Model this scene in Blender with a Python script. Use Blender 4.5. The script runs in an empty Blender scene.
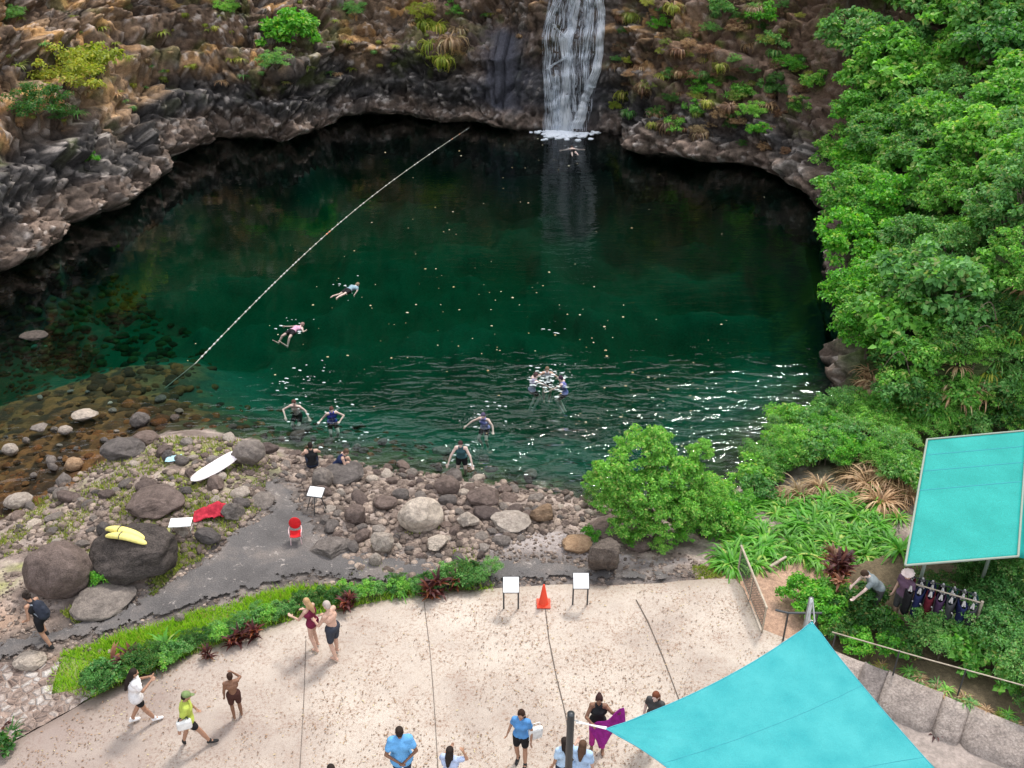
import bpy, bmesh, math, random
import numpy as np
from math import radians as R, sin, cos, pi
from mathutils import Vector, Matrix, Euler
from mathutils.bvhtree import BVHTree
from mathutils.geometry import delaunay_2d_cdt

random.seed(7); rng = np.random.default_rng(7)
SC = bpy.context.scene; COL = SC.collection
ZW = -1.3                                   # water level; the paved terrace is z = 0
CAM = Vector((0, 0, 18.5)); PITCH = R(31); F = 1000.0
FW = np.array([0, cos(PITCH), -sin(PITCH)]); UP = np.array([0, sin(PITCH), cos(PITCH)])

# ------------------------------------------------------------------ basics
def ray(px, py):
    return Vector(F*FW + (px-512)*np.array([1., 0, 0]) + (384-py)*UP).normalized()
def P(px, py, z=0.0):
    d = ray(px, py); t = (z-CAM.z)/d.z
    return CAM + d*t
def scale_at(p):                            # photo pixels per metre at a point
    return F/float(np.dot(np.array(p)-np.array(CAM), FW))
def link(o, parent=None):
    COL.objects.link(o)
    if parent is not None: o.parent = parent
    return o
def tag(o, label=None, cat=None, group=None, kind=None):
    if label: o['label'] = label
    if cat: o['category'] = cat
    if group: o['group'] = group
    if kind: o['kind'] = kind
    return o
def empty(name, loc=(0, 0, 0), rz=0.0):
    o = bpy.data.objects.new(name, None); o.empty_display_size = .2
    o.location = loc; o.rotation_euler = (0, 0, rz); return link(o)
def mobj(name, me, m=None, parent=None, loc=(0, 0, 0), rot=(0, 0, 0), sc=(1, 1, 1)):
    o = bpy.data.objects.new(name, me); o.location = loc; o.rotation_euler = rot; o.scale = sc
    link(o, parent)
    if m is not None:
        if not me.materials: me.materials.append(m)
        elif me.materials[0] != m:
            o.material_slots[0].link = 'OBJECT'; o.material_slots[0].material = m
    return o
def mesh_np(name, V, Fc, smooth=False):
    me = bpy.data.meshes.new(name)
    V = np.asarray(V, dtype=np.float32); Fc = np.asarray(Fc, dtype=np.int32)
    n, k = Fc.shape
    me.vertices.add(len(V)); me.vertices.foreach_set('co', V.ravel())
    me.loops.add(n*k); me.loops.foreach_set('vertex_index', Fc.ravel())
    me.polygons.add(n); me.polygons.foreach_set('loop_start', np.arange(0, n*k, k, dtype=np.int32))
    me.polygons.foreach_set('loop_total', np.full(n, k, dtype=np.int32))
    if smooth: me.polygons.foreach_set('use_smooth', np.ones(n, dtype=bool))
    me.update(calc_edges=True); return me
def set_col(me, name, rgb):
    a = me.color_attributes.new(name, 'FLOAT_COLOR', 'POINT')
    c = np.ones((len(rgb), 4), dtype=np.float32); c[:, :3] = rgb
    a.data.foreach_set('color', c.ravel())

# ------------------------------------------------------------------ numpy noise
def _h(ix, iy, iz, s=0):
    n = (ix.astype(np.int64)*73856093) ^ (iy.astype(np.int64)*19349663) ^ (iz.astype(np.int64)*83492791) ^ (s*2654435761)
    n = (n ^ (n >> 13)) * 1274126177; n &= 0xffffffff
    n = ((n ^ (n >> 16)) * 2246822519) & 0xffffffff
    return ((n ^ (n >> 15)) & 0xffffff)/float(0xffffff)
def vnoise(p, s=0):
    i = np.floor(p).astype(np.int64); f = p-i; f = f*f*(3-2*f)
    r = 0
    for dx in (0, 1):
        for dy in (0, 1):
            for dz in (0, 1):
                w = (f[:, 0] if dx else 1-f[:, 0])*(f[:, 1] if dy else 1-f[:, 1])*(f[:, 2] if dz else 1-f[:, 2])
                r = r+w*_h(i[:, 0]+dx, i[:, 1]+dy, i[:, 2]+dz, s)
    return r*2-1
def fbm(p, octv=4, s=0):
    r = 0; a = 1; t = 0
    for k in range(octv):
        r = r+a*vnoise(p*(2.03**k)+k*17.3, s+k); t += a; a *= .5
    return r/t
def worley(p, s=0, tilt=False):
    i = np.floor(p).astype(np.int64)
    f1 = np.full(len(p), 9.); f2 = np.full(len(p), 9.); idc = np.zeros(len(p)); tl = np.zeros(len(p))
    for dx in (-1, 0, 1):
        for dy in (-1, 0, 1):
            for dz in (-1, 0, 1):
                c = i+np.array([dx, dy, dz])
                q = c+np.stack([_h(c[:, 0], c[:, 1], c[:, 2], s+k) for k in (1, 2, 3)], 1)
                d = np.linalg.norm(p-q, axis=1); hh = _h(c[:, 0], c[:, 1], c[:, 2], s+9)
                m = d < f1
                f2 = np.where(m, f1, np.minimum(f2, d)); idc = np.where(m, hh, idc); f1 = np.where(m, d, f1)
                if tilt:
                    g = np.stack([_h(c[:, 0], c[:, 1], c[:, 2], s+k)*2-1 for k in (21, 22, 23)], 1)
                    tl = np.where(m, ((p-q)*g).sum(1), tl)
    return (f1, f2, idc, tl) if tilt else (f1, f2, idc)
def sstep(a, b, x):
    t = np.clip((x-a)/(b-a), 0, 1); return t*t*(3-2*t)
def v3(x, y=None, z=0):
    return np.stack([x, y, np.zeros_like(x)+z], 1)
def pdist(x, y, line):
    d = np.full(x.shape, 1e9)
    for (ax, ay), (bx, by) in zip(line[:-1], line[1:]):
        vx, vy = bx-ax, by-ay; L = vx*vx+vy*vy+1e-12
        t = np.clip(((x-ax)*vx+(y-ay)*vy)/L, 0, 1)
        d = np.minimum(d, np.hypot(x-ax-t*vx, y-ay-t*vy))
    return d
def inpoly(x, y, poly):
    r = np.zeros(x.shape, bool); n = len(poly)
    for k in range(n):
        (ax, ay), (bx, by) = poly[k], poly[(k+1) % n]
        if ay == by: continue
        c = ((ay > y) != (by > y)) & (x < (bx-ax)*(y-ay)/(by-ay)+ax)
        r ^= c
    return r
def W2(pts, z=0.0): return [(P(a, b, z).x, P(a, b, z).y) for a, b in pts]

# ------------------------------------------------------------------ materials
def mat(name, col=(.5, .5, .5), rough=.8, metal=0, spec=.3, **kw):
    m = bpy.data.materials.new(name); m.use_nodes = True
    nt = m.node_tree; b = nt.nodes['Principled BSDF']
    b.inputs['Base Color'].default_value = (*col, 1); b.inputs['Roughness'].default_value = rough
    b.inputs['Metallic'].default_value = metal; b.inputs['Specular IOR Level'].default_value = spec
    return m
class N:
    def __init__(s, m): s.m = m; s.nt = m.node_tree; s.b = s.nt.nodes.get('Principled BSDF'); s.out = s.nt.nodes.get('Material Output')
    def n(s, t, **kw):
        x = s.nt.nodes.new(t)
        for k, v in kw.items():
            if k in x.inputs.keys() if hasattr(x.inputs, 'keys') else False: x.inputs[k].default_value = v
            else: setattr(x, k, v)
        return x
    def l(s, a, b): s.nt.links.new(a, b)
    def coord(s, kind='Object', scale=(1, 1, 1)):
        tc = s.n('ShaderNodeTexCoord'); mp = s.n('ShaderNodeMapping'); mp.inputs['Scale'].default_value = scale
        s.l(tc.outputs[kind], mp.inputs['Vector']); return mp.outputs[0]
    def noise(s, vec, scale, detail=4, rough=.6, dist=0.):
        x = s.n('ShaderNodeTexNoise'); x.inputs['Scale'].default_value = scale; x.inputs['Detail'].default_value = detail
        x.inputs['Roughness'].default_value = rough; x.inputs['Distortion'].default_value = dist
        if vec is not None: s.l(vec, x.inputs['Vector'])
        return x.outputs['Fac']
    def ramp(s, fac, stops):
        x = s.n('ShaderNodeValToRGB'); cr = x.color_ramp
        while len(cr.elements) < len(stops): cr.elements.new(.5)
        for e, (p, c) in zip(cr.elements, stops):
            e.position = p; e.color = (*c, 1) if isinstance(c, tuple) else (c, c, c, 1)
        s.l(fac, x.inputs['Fac']); return x.outputs['Color']
    def mix(s, fac, a, b, mode='MIX'):
        x = s.n('ShaderNodeMix'); x.data_type = 'RGBA'; x.blend_type = mode
        for v, i in ((fac, 0), (a, 6), (b, 7)):
            if hasattr(v, 'default_value') or hasattr(v, 'is_linked'): s.l(v, x.inputs[i])
            else: x.inputs[i].default_value = v if i == 0 else (*v, 1)
        return x.outputs[2]
    def math(s, op, a, b=0.):
        x = s.n('ShaderNodeMath'); x.operation = op
        for v, i in ((a, 0), (b, 1)):
            if hasattr(v, 'is_linked'): s.l(v, x.inputs[i])
            else: x.inputs[i].default_value = v
        return x.outputs[0]
    def bump(s, h, strength=.5, dist=.03):
        x = s.n('ShaderNodeBump'); x.inputs['Strength'].default_value = strength; x.inputs['Distance'].default_value = dist
        s.l(h, x.inputs['Height']); s.l(x.outputs[0], s.b.inputs['Normal'])
    def col(s, c): s.l(c, s.b.inputs['Base Color'])

def m_vcol(name, fs=14, amt=(.55, 1.45), bump=.6, bd=.04, rough=.85, fs2=70):
    m = mat(name, rough=rough, spec=.25); k = N(m)
    a = k.n('ShaderNodeVertexColor'); a.layer_name = 'Col'
    v = k.coord(); f = k.noise(v, fs, 6, .7); g = k.noise(v, fs2, 3, .6)
    c = k.mix(1.0, a.outputs['Color'], k.ramp(f, [(.25, amt[0]), (.75, amt[1])]), 'MULTIPLY')
    c = k.mix(1.0, c, k.ramp(g, [(.3, .72), (.7, 1.28)]), 'MULTIPLY')
    k.col(c); k.bump(k.math('ADD', f, k.math('MULTIPLY', g, .4)), bump, bd); return m
def m_rock(name, dark, light, fs=3.0, speck=.5):
    m = mat(name, rough=.88, spec=.25); k = N(m)
    v = k.coord(); f = k.noise(v, fs, 8, .68, .4); g = k.noise(v, fs*9, 4, .7)
    oi = k.n('ShaderNodeObjectInfo')
    c = k.ramp(f, [(.28, dark), (.72, light)])
    c = k.mix(1.0, c, k.ramp(g, [(.3, 1-speck*.8), (.7, 1+speck*.8)]), 'MULTIPLY')
    c = k.mix(1.0, c, k.ramp(oi.outputs['Random'], [(0, (.62, .60, .60)), (.5, (1., .95, .9)), (1, (1.3, 1.22, 1.12))]), 'MULTIPLY')
    k.col(c); h_ = k.noise(v, fs*3, 6, .75, .8); k.bump(k.math('ADD', k.math('ADD', f, h_), k.math('MULTIPLY', g, .5)), .9, .06); return m
def m_leaf(name, a, b, c=None, trans=.42, rough=.5):
    """a..b: per-leaf colour range; c: odd leaves"""
    m = mat(name, rough=rough, spec=.35); k = N(m)
    g = k.n('ShaderNodeNewGeometry'); oi = k.n('ShaderNodeObjectInfo')
    st = [(0, a), (.82, b)]+([(.95, c), (1, c)] if c else [])
    col = k.ramp(g.outputs['Random Per Island'], st)
    col = k.mix(1.0, col, k.ramp(oi.outputs['Random'], [(0, (.72, .8, .75)), (1, (1.3, 1.15, 1.1))]), 'MULTIPLY')
    k.col(col)
    t = k.n('ShaderNodeBsdfTranslucent'); mx = k.n('ShaderNodeMixShader'); mx.inputs[0].default_value = trans
    col2 = k.mix(1.0, col, (1.25, 1.35, .6), 'MULTIPLY'); k.l(col2, t.inputs['Color'])
    k.l(k.b.outputs[0], mx.inputs[1]); k.l(t.outputs[0], mx.inputs[2]); k.l(mx.outputs[0], k.out.inputs[0]); return m
def m_cloth(name, col, rough=.85, var=.15):
    m = mat(name, col, rough, spec=.15); k = N(m); f = k.noise(k.coord(), 9, 3)
    k.col(k.mix(1.0, col, k.ramp(f, [(.3, 1-var), (.7, 1+var)]), 'MULTIPLY')); k.bump(f, .3, .02); return m

M = {}
M['cliff'] = m_vcol('cliff_rock', 5, (.5, 1.5), .8, .12, fs2=28)
M['ground'] = m_vcol('rocky_ground', 9, (.55, 1.45), .7, .05, fs2=50)
M['grey'] = m_rock('grey_stone', (.09, .08, .078), (.27, .245, .23))
M['pale'] = m_rock('pale_stone', (.22, .19, .17), (.62, .56, .50), 3.5)
M['tan'] = m_rock('tan_stone', (.24, .15, .09), (.50, .36, .24))
M['dark'] = m_rock('dark_basalt', (.04, .034, .031), (.17, .145, .13), 3, .8)
M['purple'] = m_rock('brown_stone', (.08, .062, .055), (.24, .19, .175))
M['wetbrown'] = m_rock('algae_stone', (.06, .03, .012), (.30, .16, .055))
M['leafA'] = m_leaf('leaf_mid', (.075, .28, .04), (.26, .60, .10), (.42, .52, .16))
M['leafB'] = m_leaf('leaf_bright', (.055, .27, .025), (.17, .52, .05), (.3, .48, .08))
M['leafC'] = m_leaf('leaf_deep', (.025, .11, .022), (.08, .24, .045), (.2, .2, .06))
M['leafD'] = m_leaf('leaf_yellow', (.18, .27, .03), (.40, .46, .07), (.45, .38, .1))
M['leafE'] = m_leaf('leaf_blue', (.06, .22, .055), (.22, .50, .14), (.3, .36, .15))
M['ti'] = m_leaf('leaf_maroon', (.045, .012, .016), (.13, .035, .035), (.30, .10, .05))
M['copper'] = m_leaf('leaf_copper', (.16, .07, .05), (.36, .18, .12), (.5, .3, .2))
M['dry'] = m_leaf('leaf_dry', (.22, .13, .07), (.48, .33, .19), (.6, .5, .3), .2)
M['strap'] = m_leaf('leaf_strap', (.05, .20, .015), (.17, .48, .05), (.4, .5, .12))
M['grass'] = m_leaf('grass_blade', (.16, .38, .025), (.40, .66, .05), (.45, .42, .15), .3)
M['mossgrass'] = m_leaf('grass_moss', (.17, .26, .035), (.46, .50, .11), (.5, .42, .2), .3)
M['bark'] = mat('bark', (.12, .085, .06), .9); _k = N(M['bark']); _f = _k.noise(_k.coord(scale=(8, 8, 2)), 4, 6); _k.col(_k.ramp(_f, [(.3, (.06, .045, .035)), (.7, (.2, .16, .12))])); _k.bump(_f, .6, .02)
M['white'] = mat('white_plastic', (.8, .8, .79), .45)
M['metal'] = mat('dark_metal', (.07, .075, .08), .45, .6)
M['steel'] = mat('galvanised_steel', (.45, .45, .44), .4, .8)
M['wood'] = mat('weathered_wood', (.42, .36, .28), .8); _k = N(M['wood']); _f = _k.noise(_k.coord(scale=(2, 2, 14)), 3, 5); _k.col(_k.ramp(_f, [(.3, (.3, .25, .19)), (.7, (.5, .43, .34))]))

# ------------------------------------------------------------------ outlines measured on the photo
rim_px = [(0, 268), (28, 258), (62, 240), (92, 222), (118, 208), (134, 196), (158, 178), (170, 165), (196, 152), (225, 138), (262, 142),
          (290, 146), (312, 136), (345, 120), (372, 118), (405, 118), (430, 122), (470, 127), (500, 133), (530, 134), (548, 134), (572, 135),
          (600, 134), (612, 140), (618, 154), (640, 160), (668, 160), (690, 162), (720, 166), (752, 172), (785, 184), (808, 205), (824, 240), (834, 290),
          (842, 340), (852, 385)]
rim = [(-34, -6), (-33, 10), (-31, 22), (-28.5, 34)]+W2(rim_px, ZW)+W2([(880, 418), (920, 428), (975, 424)], 0)+[(22, 27), (30, 23), (38, 16), (46, 4)]
rim = np.array(rim)
near_px = [(852, 385), (815, 425), (765, 462), (735, 492), (690, 506), (640, 508), (590, 500), (520, 490), (470, 482), (400, 474), (340, 464), (292, 450),
           (250, 440), (205, 430), (168, 432), (130, 448), (95, 470), (66, 492), (40, 508), (0, 522), (-90, 545)]
near = W2(near_px, ZW)+[(-22, 18), (-27, 15), (-32.5, 14)]
rimpool = [tuple(p) for p in rim[1:4+len(rim_px)]]
pool_poly = rimpool+near[1:]
plaza_px = [(-160, 832), (40, 728), (128, 678), (190, 655), (260, 628), (350, 606), (430, 592), (500, 588), (560, 584), (600, 586), (660, 583), (722, 578),
            (740, 580), (764, 632), (800, 642), (880, 715), (960, 790), (1000, 1000), (-300, 1000)]
plaza = W2(plaza_px, 0)
wall_line = W2([(815, 681), (850, 696), (886, 711), (940, 734), (991, 755), (1150, 823)], 0)
upper = W2([(815, 676), (850, 692), (886, 707), (940, 730), (991, 751), (1150, 819), (1300, 800), (1300, 300), (900, 560), (820, 585)], 0)
behind = [tuple(p) for p in rim]+[(400, 0), (400, 400), (-400, 400), (-400, -6)]
path_px = [(-40, 690), (20, 660), (60, 648), (120, 634), (200, 610), (300, 580), (350, 582), (400, 592), (440, 590), (490, 588), (560, 583), (600, 585), (690, 581),
           (700, 575), (600, 572), (540, 560), (470, 565), (400, 560), (345, 552), (322, 535), (300, 500), (288, 478), (266, 470), (262, 490), (268, 515), (240, 530),
           (205, 562), (160, 590), (120, 612), (70, 628), (20, 640), (-40, 660)]
pathp = W2(path_px, -.15)
grass_px = [(48, 692), (62, 652), (130, 632), (200, 610), (300, 584), (350, 588), (420, 590), (492, 584), (495, 592), (430, 597), (350, 610), (260, 632), (190, 660), (128, 684), (90, 702)]
grassp = W2(grass_px, 0)

def H(x, y):
    """ground height"""
    dn = pdist(x, y, near); dr = pdist(x, y, rimpool)
    ins = inpoly(x, y, pool_poly); bh = inpoly(x, y, behind)
    nz = fbm(v3(x*.45, y*.45), 4, 3); n2 = fbm(v3(x*2.2, y*2.2), 3, 5)
    f1, f2, c = worley(v3(x*1.9, y*1.9, .3), 4)
    cob = (1-np.clip(f1*1.3, 0, 1)**2)*(.5+.5*c)
    shal = sstep(-8, -17, x)
    sl = .42*(1-shal)+.10*shal
    dep = np.where(dn < 7, dn*sl, 7*sl+(dn-7)*.55)
    dep = np.minimum(dep, 2.2+dr*1.1); dep = np.minimum(dep, 4.6)
    dep = dep*(1+.3*nz)-cob*.22*np.exp(-dep*.5)
    zin = ZW-.02-dep
    up = 1.3*(1-np.exp(-dn*.42))*1.08
    zout = ZW+np.minimum(up, 1.22)+(.10*nz+.05*n2+.10*cob*sstep(5.5, 4, up*4))*sstep(0, .6, dn)
    z = np.where(ins, zin, zout)
    # flatten under the path, terrace and grass
    ip = inpoly(x, y, plaza); dp = pdist(x, y, plaza+plaza[:1])
    w = np.where(ip, 1., 1-sstep(0, 1.2, dp)); z = np.where(ins, z, z*(1-w)+(-.07)*w)
    z = np.where(ip, -.07, z)
    ipp = inpoly(x, y, pathp); wp_ = np.where(ipp, 1., 1-sstep(0, .5, pdist(x, y, pathp+pathp[:1]))); zs = ZW+np.minimum(up, 1.22); zs = zs*(1-w)+(-.07)*w; z = np.where(ins | ip, z, z*(1-wp_)+zs*wp_)
    iu = inpoly(x, y, upper); du = pdist(x, y, wall_line)
    z = np.where(iu & ~ip, z+.5*sstep(0.25, .8, du)*sstep(pxx(820), pxx(880), x), z)
    db = pdist(x, y, [tuple(q) for q in rim]); wb = np.where(dr < 5, 1., sstep(0, .5, db))
    z = np.where(bh, np.minimum(z, -4.5*wb+z*(1-wb)), z)
    return z
def pxx(px): return P(px, 620, 0).x

# ------------------------------------------------------------------ ground
def axis(lo, hi, step, l2, h2, s2, far):
    a = list(np.arange(lo, hi, step)); b = list(np.arange(l2, lo, s2)); c = list(np.arange(hi, h2, s2))
    return np.array([-far, -far*.5, l2-20]+b+a+c+[h2+20, far*.5, far])
xs = axis(-22, 20, .1, -40, 40, .6, 500.); ys = axis(13, 37, .1, -10, 80, .6, 500.)
X, Y = np.meshgrid(xs, ys); gx, gy = X.ravel(), Y.ravel()
gz = H(gx, gy)
nx, ny = len(xs), len(ys)
idx = np.arange(nx*ny).reshape(ny, nx)
Fg = np.stack([idx[:-1, :-1].ravel(), idx[:-1, 1:].ravel(), idx[1:, 1:].ravel(), idx[1:, :-1].ravel()], 1)
gme = mesh_np('ground', np.stack([gx, gy, gz], 1), Fg, True)
def lerp(a, b, t): return a+(b-a)*t[:, None]
def C(*c): return np.array(c, float)
def ground_col(x, y, z):
    a = fbm(v3(x*.5, y*.5, 2), 4, 21); b = fbm(v3(x*2.5, y*2.5, 2), 4, 22); f1, f2, c = worley(v3(x*1.9, y*1.9, .3), 4)
    col = lerp(np.tile(C(.17, .13, .11), (len(x), 1)), C(.33, .27, .235), sstep(-.4, .4, b))
    col *= (.7+.6*c)[:, None]
    # mossy green bank on the left
    mpoly = W2([(60, 485), (110, 462), (170, 450), (262, 452), (275, 500), (225, 545), (170, 560), (120, 520), (60, 560), (-60, 640), (-60, 540)], -.6)
    md = pdist(x, y, mpoly+mpoly[:1]); mi = np.where(inpoly(x, y, mpoly), 1., 1-sstep(0, .8, md))
    col = lerp(col, C(.27, .28, .09), mi*sstep(-.35, .2, a+.5*b)*.9)
    # gravel on the right of the shore
    gp = W2([(470, 535), (560, 530), (640, 560), (715, 560), (715, 585), (480, 590)], -.2); gi = inpoly(x, y, gp)
    col[gi] = lerp(col[gi], C(.36, .32, .31), np.full(gi.sum(), .7))
    # reddish earth: left by the walkers and right behind the mesh fence
    e1 = W2([(-60, 600), (60, 640), (60, 668), (-60, 700)], 0); e2 = W2([(700, 575), (760, 560), (880, 575), (900, 640), (800, 650), (764, 632)], 0)
    for e, cc in ((e1, C(.36, .24, .17)), (e2, C(.40, .25, .17))):
        w = np.where(inpoly(x, y, e), 1., 1-sstep(0, 1., pdist(x, y, e+e[:1]))); col = lerp(col, cc, w*.85)
    w = np.where(inpoly(x, y, pathp), 1., 1-sstep(0, .9, pdist(x, y, pathp+pathp[:1]))); col = lerp(col, lerp(np.tile(C(.075, .066, .062), (len(x), 1)), C(.17, .145, .13), sstep(-.2, .3, b)), w*.85)
    # grass soil
    w = np.where(inpoly(x, y, grassp), 1., 0.); col = lerp(col, C(.16, .24, .05), w*.8)
    # right-hand planted bank
    w = sstep(8.5, 11, x)*sstep(24, 26, y); col = lerp(col, C(.07, .09, .03), w)
    w = inpoly(x, y, upper)*1.*sstep(0, 1, pdist(x, y, wall_line)); col = lerp(col, C(.13, .10, .06), w)
    # pool bed: rusty brown shallows, deep green painted in for the water's scattered glow
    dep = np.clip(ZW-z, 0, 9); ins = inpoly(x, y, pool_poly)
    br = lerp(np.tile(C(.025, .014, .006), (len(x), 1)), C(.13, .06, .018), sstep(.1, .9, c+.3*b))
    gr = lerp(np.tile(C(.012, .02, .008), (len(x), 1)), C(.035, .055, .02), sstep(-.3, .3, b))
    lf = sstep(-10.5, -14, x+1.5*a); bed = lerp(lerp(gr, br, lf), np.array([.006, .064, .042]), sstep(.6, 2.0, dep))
    bh_ = inpoly(x, y, behind) & (pdist(x, y, rimpool) < 8); col[bh_] = C(.01, .012, .011); bed = lerp(bed, C(.012, .014, .012), sstep(1.8, .4, pdist(x, y, rimpool))); return np.where(ins[:, None], bed, col)  # bed darkened along the rim: shade of the overhanging cliff put into the colour
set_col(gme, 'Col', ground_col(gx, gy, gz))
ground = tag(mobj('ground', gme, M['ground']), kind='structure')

# ------------------------------------------------------------------ cliff and wooded hillside as one swept surface
def resample(pts, step):
    pts = np.asarray(pts, float); seg = np.linalg.norm(np.diff(pts, axis=0), axis=1); L = np.r_[0, np.cumsum(seg)]
    n = int(L[-1]/step)+1; s = np.linspace(0, L[-1], n)
    return np.stack([np.interp(s, L, pts[:, k]) for k in range(pts.shape[1])], 1), s, L
rp, rs, rL = resample(rim, .11)
def smooth1(a, w):
    k = np.hanning(w*2+1); k /= k.sum(); pad = np.pad(a, ((w, w), (0, 0)), mode='edge')
    return np.stack([np.convolve(pad[:, i], k, 'valid') for i in range(a.shape[1])], 1)
rps = smooth1(rp, 6)
tg = np.gradient(smooth1(rp, 60), axis=0); tg /= np.linalg.norm(tg, axis=1)[:, None]
nrm = np.stack([-tg[:, 1], tg[:, 0]], 1)           # away from the pool
cen = np.array([0., 44.]); outw = rps-cen; outw /= np.linalg.norm(outw, axis=1)[:, None]
sg = np.sign((nrm*outw).sum(1)); nrm *= np.median(sg)
nrm = nrm*.6+outw*.4; nrm = smooth1(nrm, 40); nrm /= np.linalg.norm(nrm, axis=1)[:, None]
# profiles: (setback, height above water), the same number of points in each
PA = [(.7, -4), (.7, -.2), (.1, .15), (-.1, .55), (.7, 1.3), (1.3, 2.6), (2.3, 4.2), (3.6, 6.0), (4.9, 7.8), (5.5, 9.0), (6.8, 9.3), (6.9, 10.6), (7.6, 12.5), (14, 23), (32, 48), (220, 130)]
PB = [(1.3, -4), (1.4, -.1), (.3, .25), (.0, .6), (.8, 1.1), (.9, 2.3), (1.3, 3.6), (1.0, 4.6), (2.0, 5.1), (3.6, 6.0), (5.0, 7.2), (6.6, 9), (8.2, 11), (13, 22), (30, 48), (220, 130)]
PW = [(.5, -4), (.5, -.3), (.5, .0), (.55, .8), (.6, 1.8), (.8, 2.8), (1.3, 3.9), (1.5, 5.0), (1.9, 6.2), (2.2, 7.4), (2.6, 8.6), (3.4, 9.8), (4.5, 10.6), (9, 16), (26, 44), (220, 130)]
PD = [(1.1, -4), (1.2, -.1), (.2, .2), (.0, .7), (.7, 1.4), (1.4, 2.2), (2.3, 3.3), (3.3, 4.6), (4.5, 6.0), (5.8, 7.4), (7.2, 8.8), (8.8, 10.4), (10.5, 12), (16, 22), (32, 47), (220, 130)]
PE = [(.5, -4), (.5, -.3), (.1, .1), (.1, .6), (.9, 1.3), (1.9, 2.4), (3.0, 3.6), (4.3, 5.0), (5.6, 6.4), (7.0, 7.8), (8.6, 9.4), (10.4, 11.2), (12.5, 13), (18, 21), (34, 46), (220, 130)]
PF = [(-.2, -2.5), (-.1, .2), (.0, 1.0), (.3, 1.5), (1.0, 1.9), (1.8, 2.4), (2.8, 3.0), (4.0, 3.9), (5.4, 5.0), (7.0, 6.4), (9.0, 8.0), (11, 9.8), (13.5, 12), (19, 18), (34, 40), (220, 130)]
def key(ix): return rL[ix]
o4 = 4
keys = [(0, PA), (key(o4), PA), (key(o4+8), PA), (key(o4+11), PB), (key(o4+18), PB), (key(o4+20), PW), (key(o4+22), PW), (key(o4+24), PD), (key(o4+30), PD), (key(o4+32), PE), (key(o4+34), PE), (key(o4+38), PF), (rL[-1]+1, PF)]
tv = np.cumsum(np.r_[0, [max(.35, math.hypot(PB[i+1][0]-PB[i][0], PB[i+1][1]-PB[i][1])) for i in range(15)]])
rowsf = np.r_[np.arange(0, tv[12], .12), np.linspace(tv[12], tv[13], 16)[1:], np.linspace(tv[13], tv[14], 16)[1:], np.linspace(tv[14], tv[15], 14)[1:]]
rows_s = np.zeros((len(rps), len(rowsf))); rows_z = np.zeros_like(rows_s)
ksS = np.array([k[0] for k in keys])
for i in range(len(rps)):
    s = rs[i]+.9*math.sin(rs[i]*.35); s = min(max(s, 0), ksS[-1]-1e-3); j = np.searchsorted(ksS, s, 'right')-1; j = min(j, len(keys)-2)
    t = (s-ksS[j])/(ksS[j+1]-ksS[j]+1e-9); t = t*t*(3-2*t)
    pr = np.array(keys[j][1])*(1-t)+np.array(keys[j+1][1])*t
    rows_s[i] = np.interp(rowsf, tv, pr[:, 0]); rows_z[i] = np.interp(rowsf, tv, pr[:, 1])
nu, nv = rows_s.shape
# soften the profile's corners
for _ in range(3):
    rows_s[:, 1:-1] = (rows_s[:, :-2]+2*rows_s[:, 1:-1]+rows_s[:, 2:])/4; rows_z[:, 1:-1] = (rows_z[:, :-2]+2*rows_z[:, 1:-1]+rows_z[:, 2:])/4
# wavy ledges
wob = vnoise(np.stack([rs*.22, rs*0, rs*0], 1), 5)[:, None]*.9*sstep(1, 4, rows_z)
rows_z = rows_z+wob; rows_s = rows_s+((fbm(np.stack([rs*.28, rs*0, rs*0], 1), 3, 15)*1.5+fbm(np.stack([rs*1.1, rs*0, rs*0], 1), 2, 16)*.45)[:, None])*sstep(6, 0, rows_s)
CX = rps[:, 0][:, None]+nrm[:, 0][:, None]*rows_s; CY = rps[:, 1][:, None]+nrm[:, 1][:, None]*rows_s; CZ = rows_z+ZW
Pg = np.stack([CX, CY, CZ], 2)
du = np.gradient(Pg, axis=0); dv = np.gradient(Pg, axis=1); nn = np.cross(du, dv); nn /= np.linalg.norm(nn, axis=2)[..., None]+1e-9
fl = Pg.reshape(-1, 3); nf = nn.reshape(-1, 3)
toward = (np.array([0, 30., 20.])-fl); sgn = np.sign((nf*toward).sum(1)); nf = nf*sgn[:, None]
srel = rows_z.ravel(); uu = np.repeat(rs, nv)
q = fl*np.array([1, 1, 1.3])
wp = q+.5*np.stack([fbm(q*.6, 3, 31), fbm(q*.6, 3, 32), fbm(q*.6, 3, 33)], 1)
b1 = worley(wp*.40, 50, True); b2 = worley(wp*1.1, 60, True); b3 = worley(wp*3.4, 70, True)
cr = lambda b, w: sstep(0, w, b[1]-b[0])
big = fbm(q*.22, 3, 35)
w_wf = .8*np.exp(-((uu-key(o4+21))/2.2)**2)                       # smooth face behind the fall
w_col = np.exp(-((uu-key(o4+18)+.2)/1.9)**2)*sstep(.8, 1.6, srel)*sstep(6.5, 5.5, srel)   # basalt columns left of it
dome2 = np.sqrt(np.clip(1-b2[0]*1.1, 0, 1)); dome3 = np.sqrt(np.clip(1-b3[0]*1.1, 0, 1))
sw = (fl[:, 2]*.42+1.3*fbm(fl*np.array([.12, .12, .05]), 3, 44)+.25*b1[2]) % 1.0; led = np.where(sw < .82, sw/.82, (1-sw)/.18)
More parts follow.
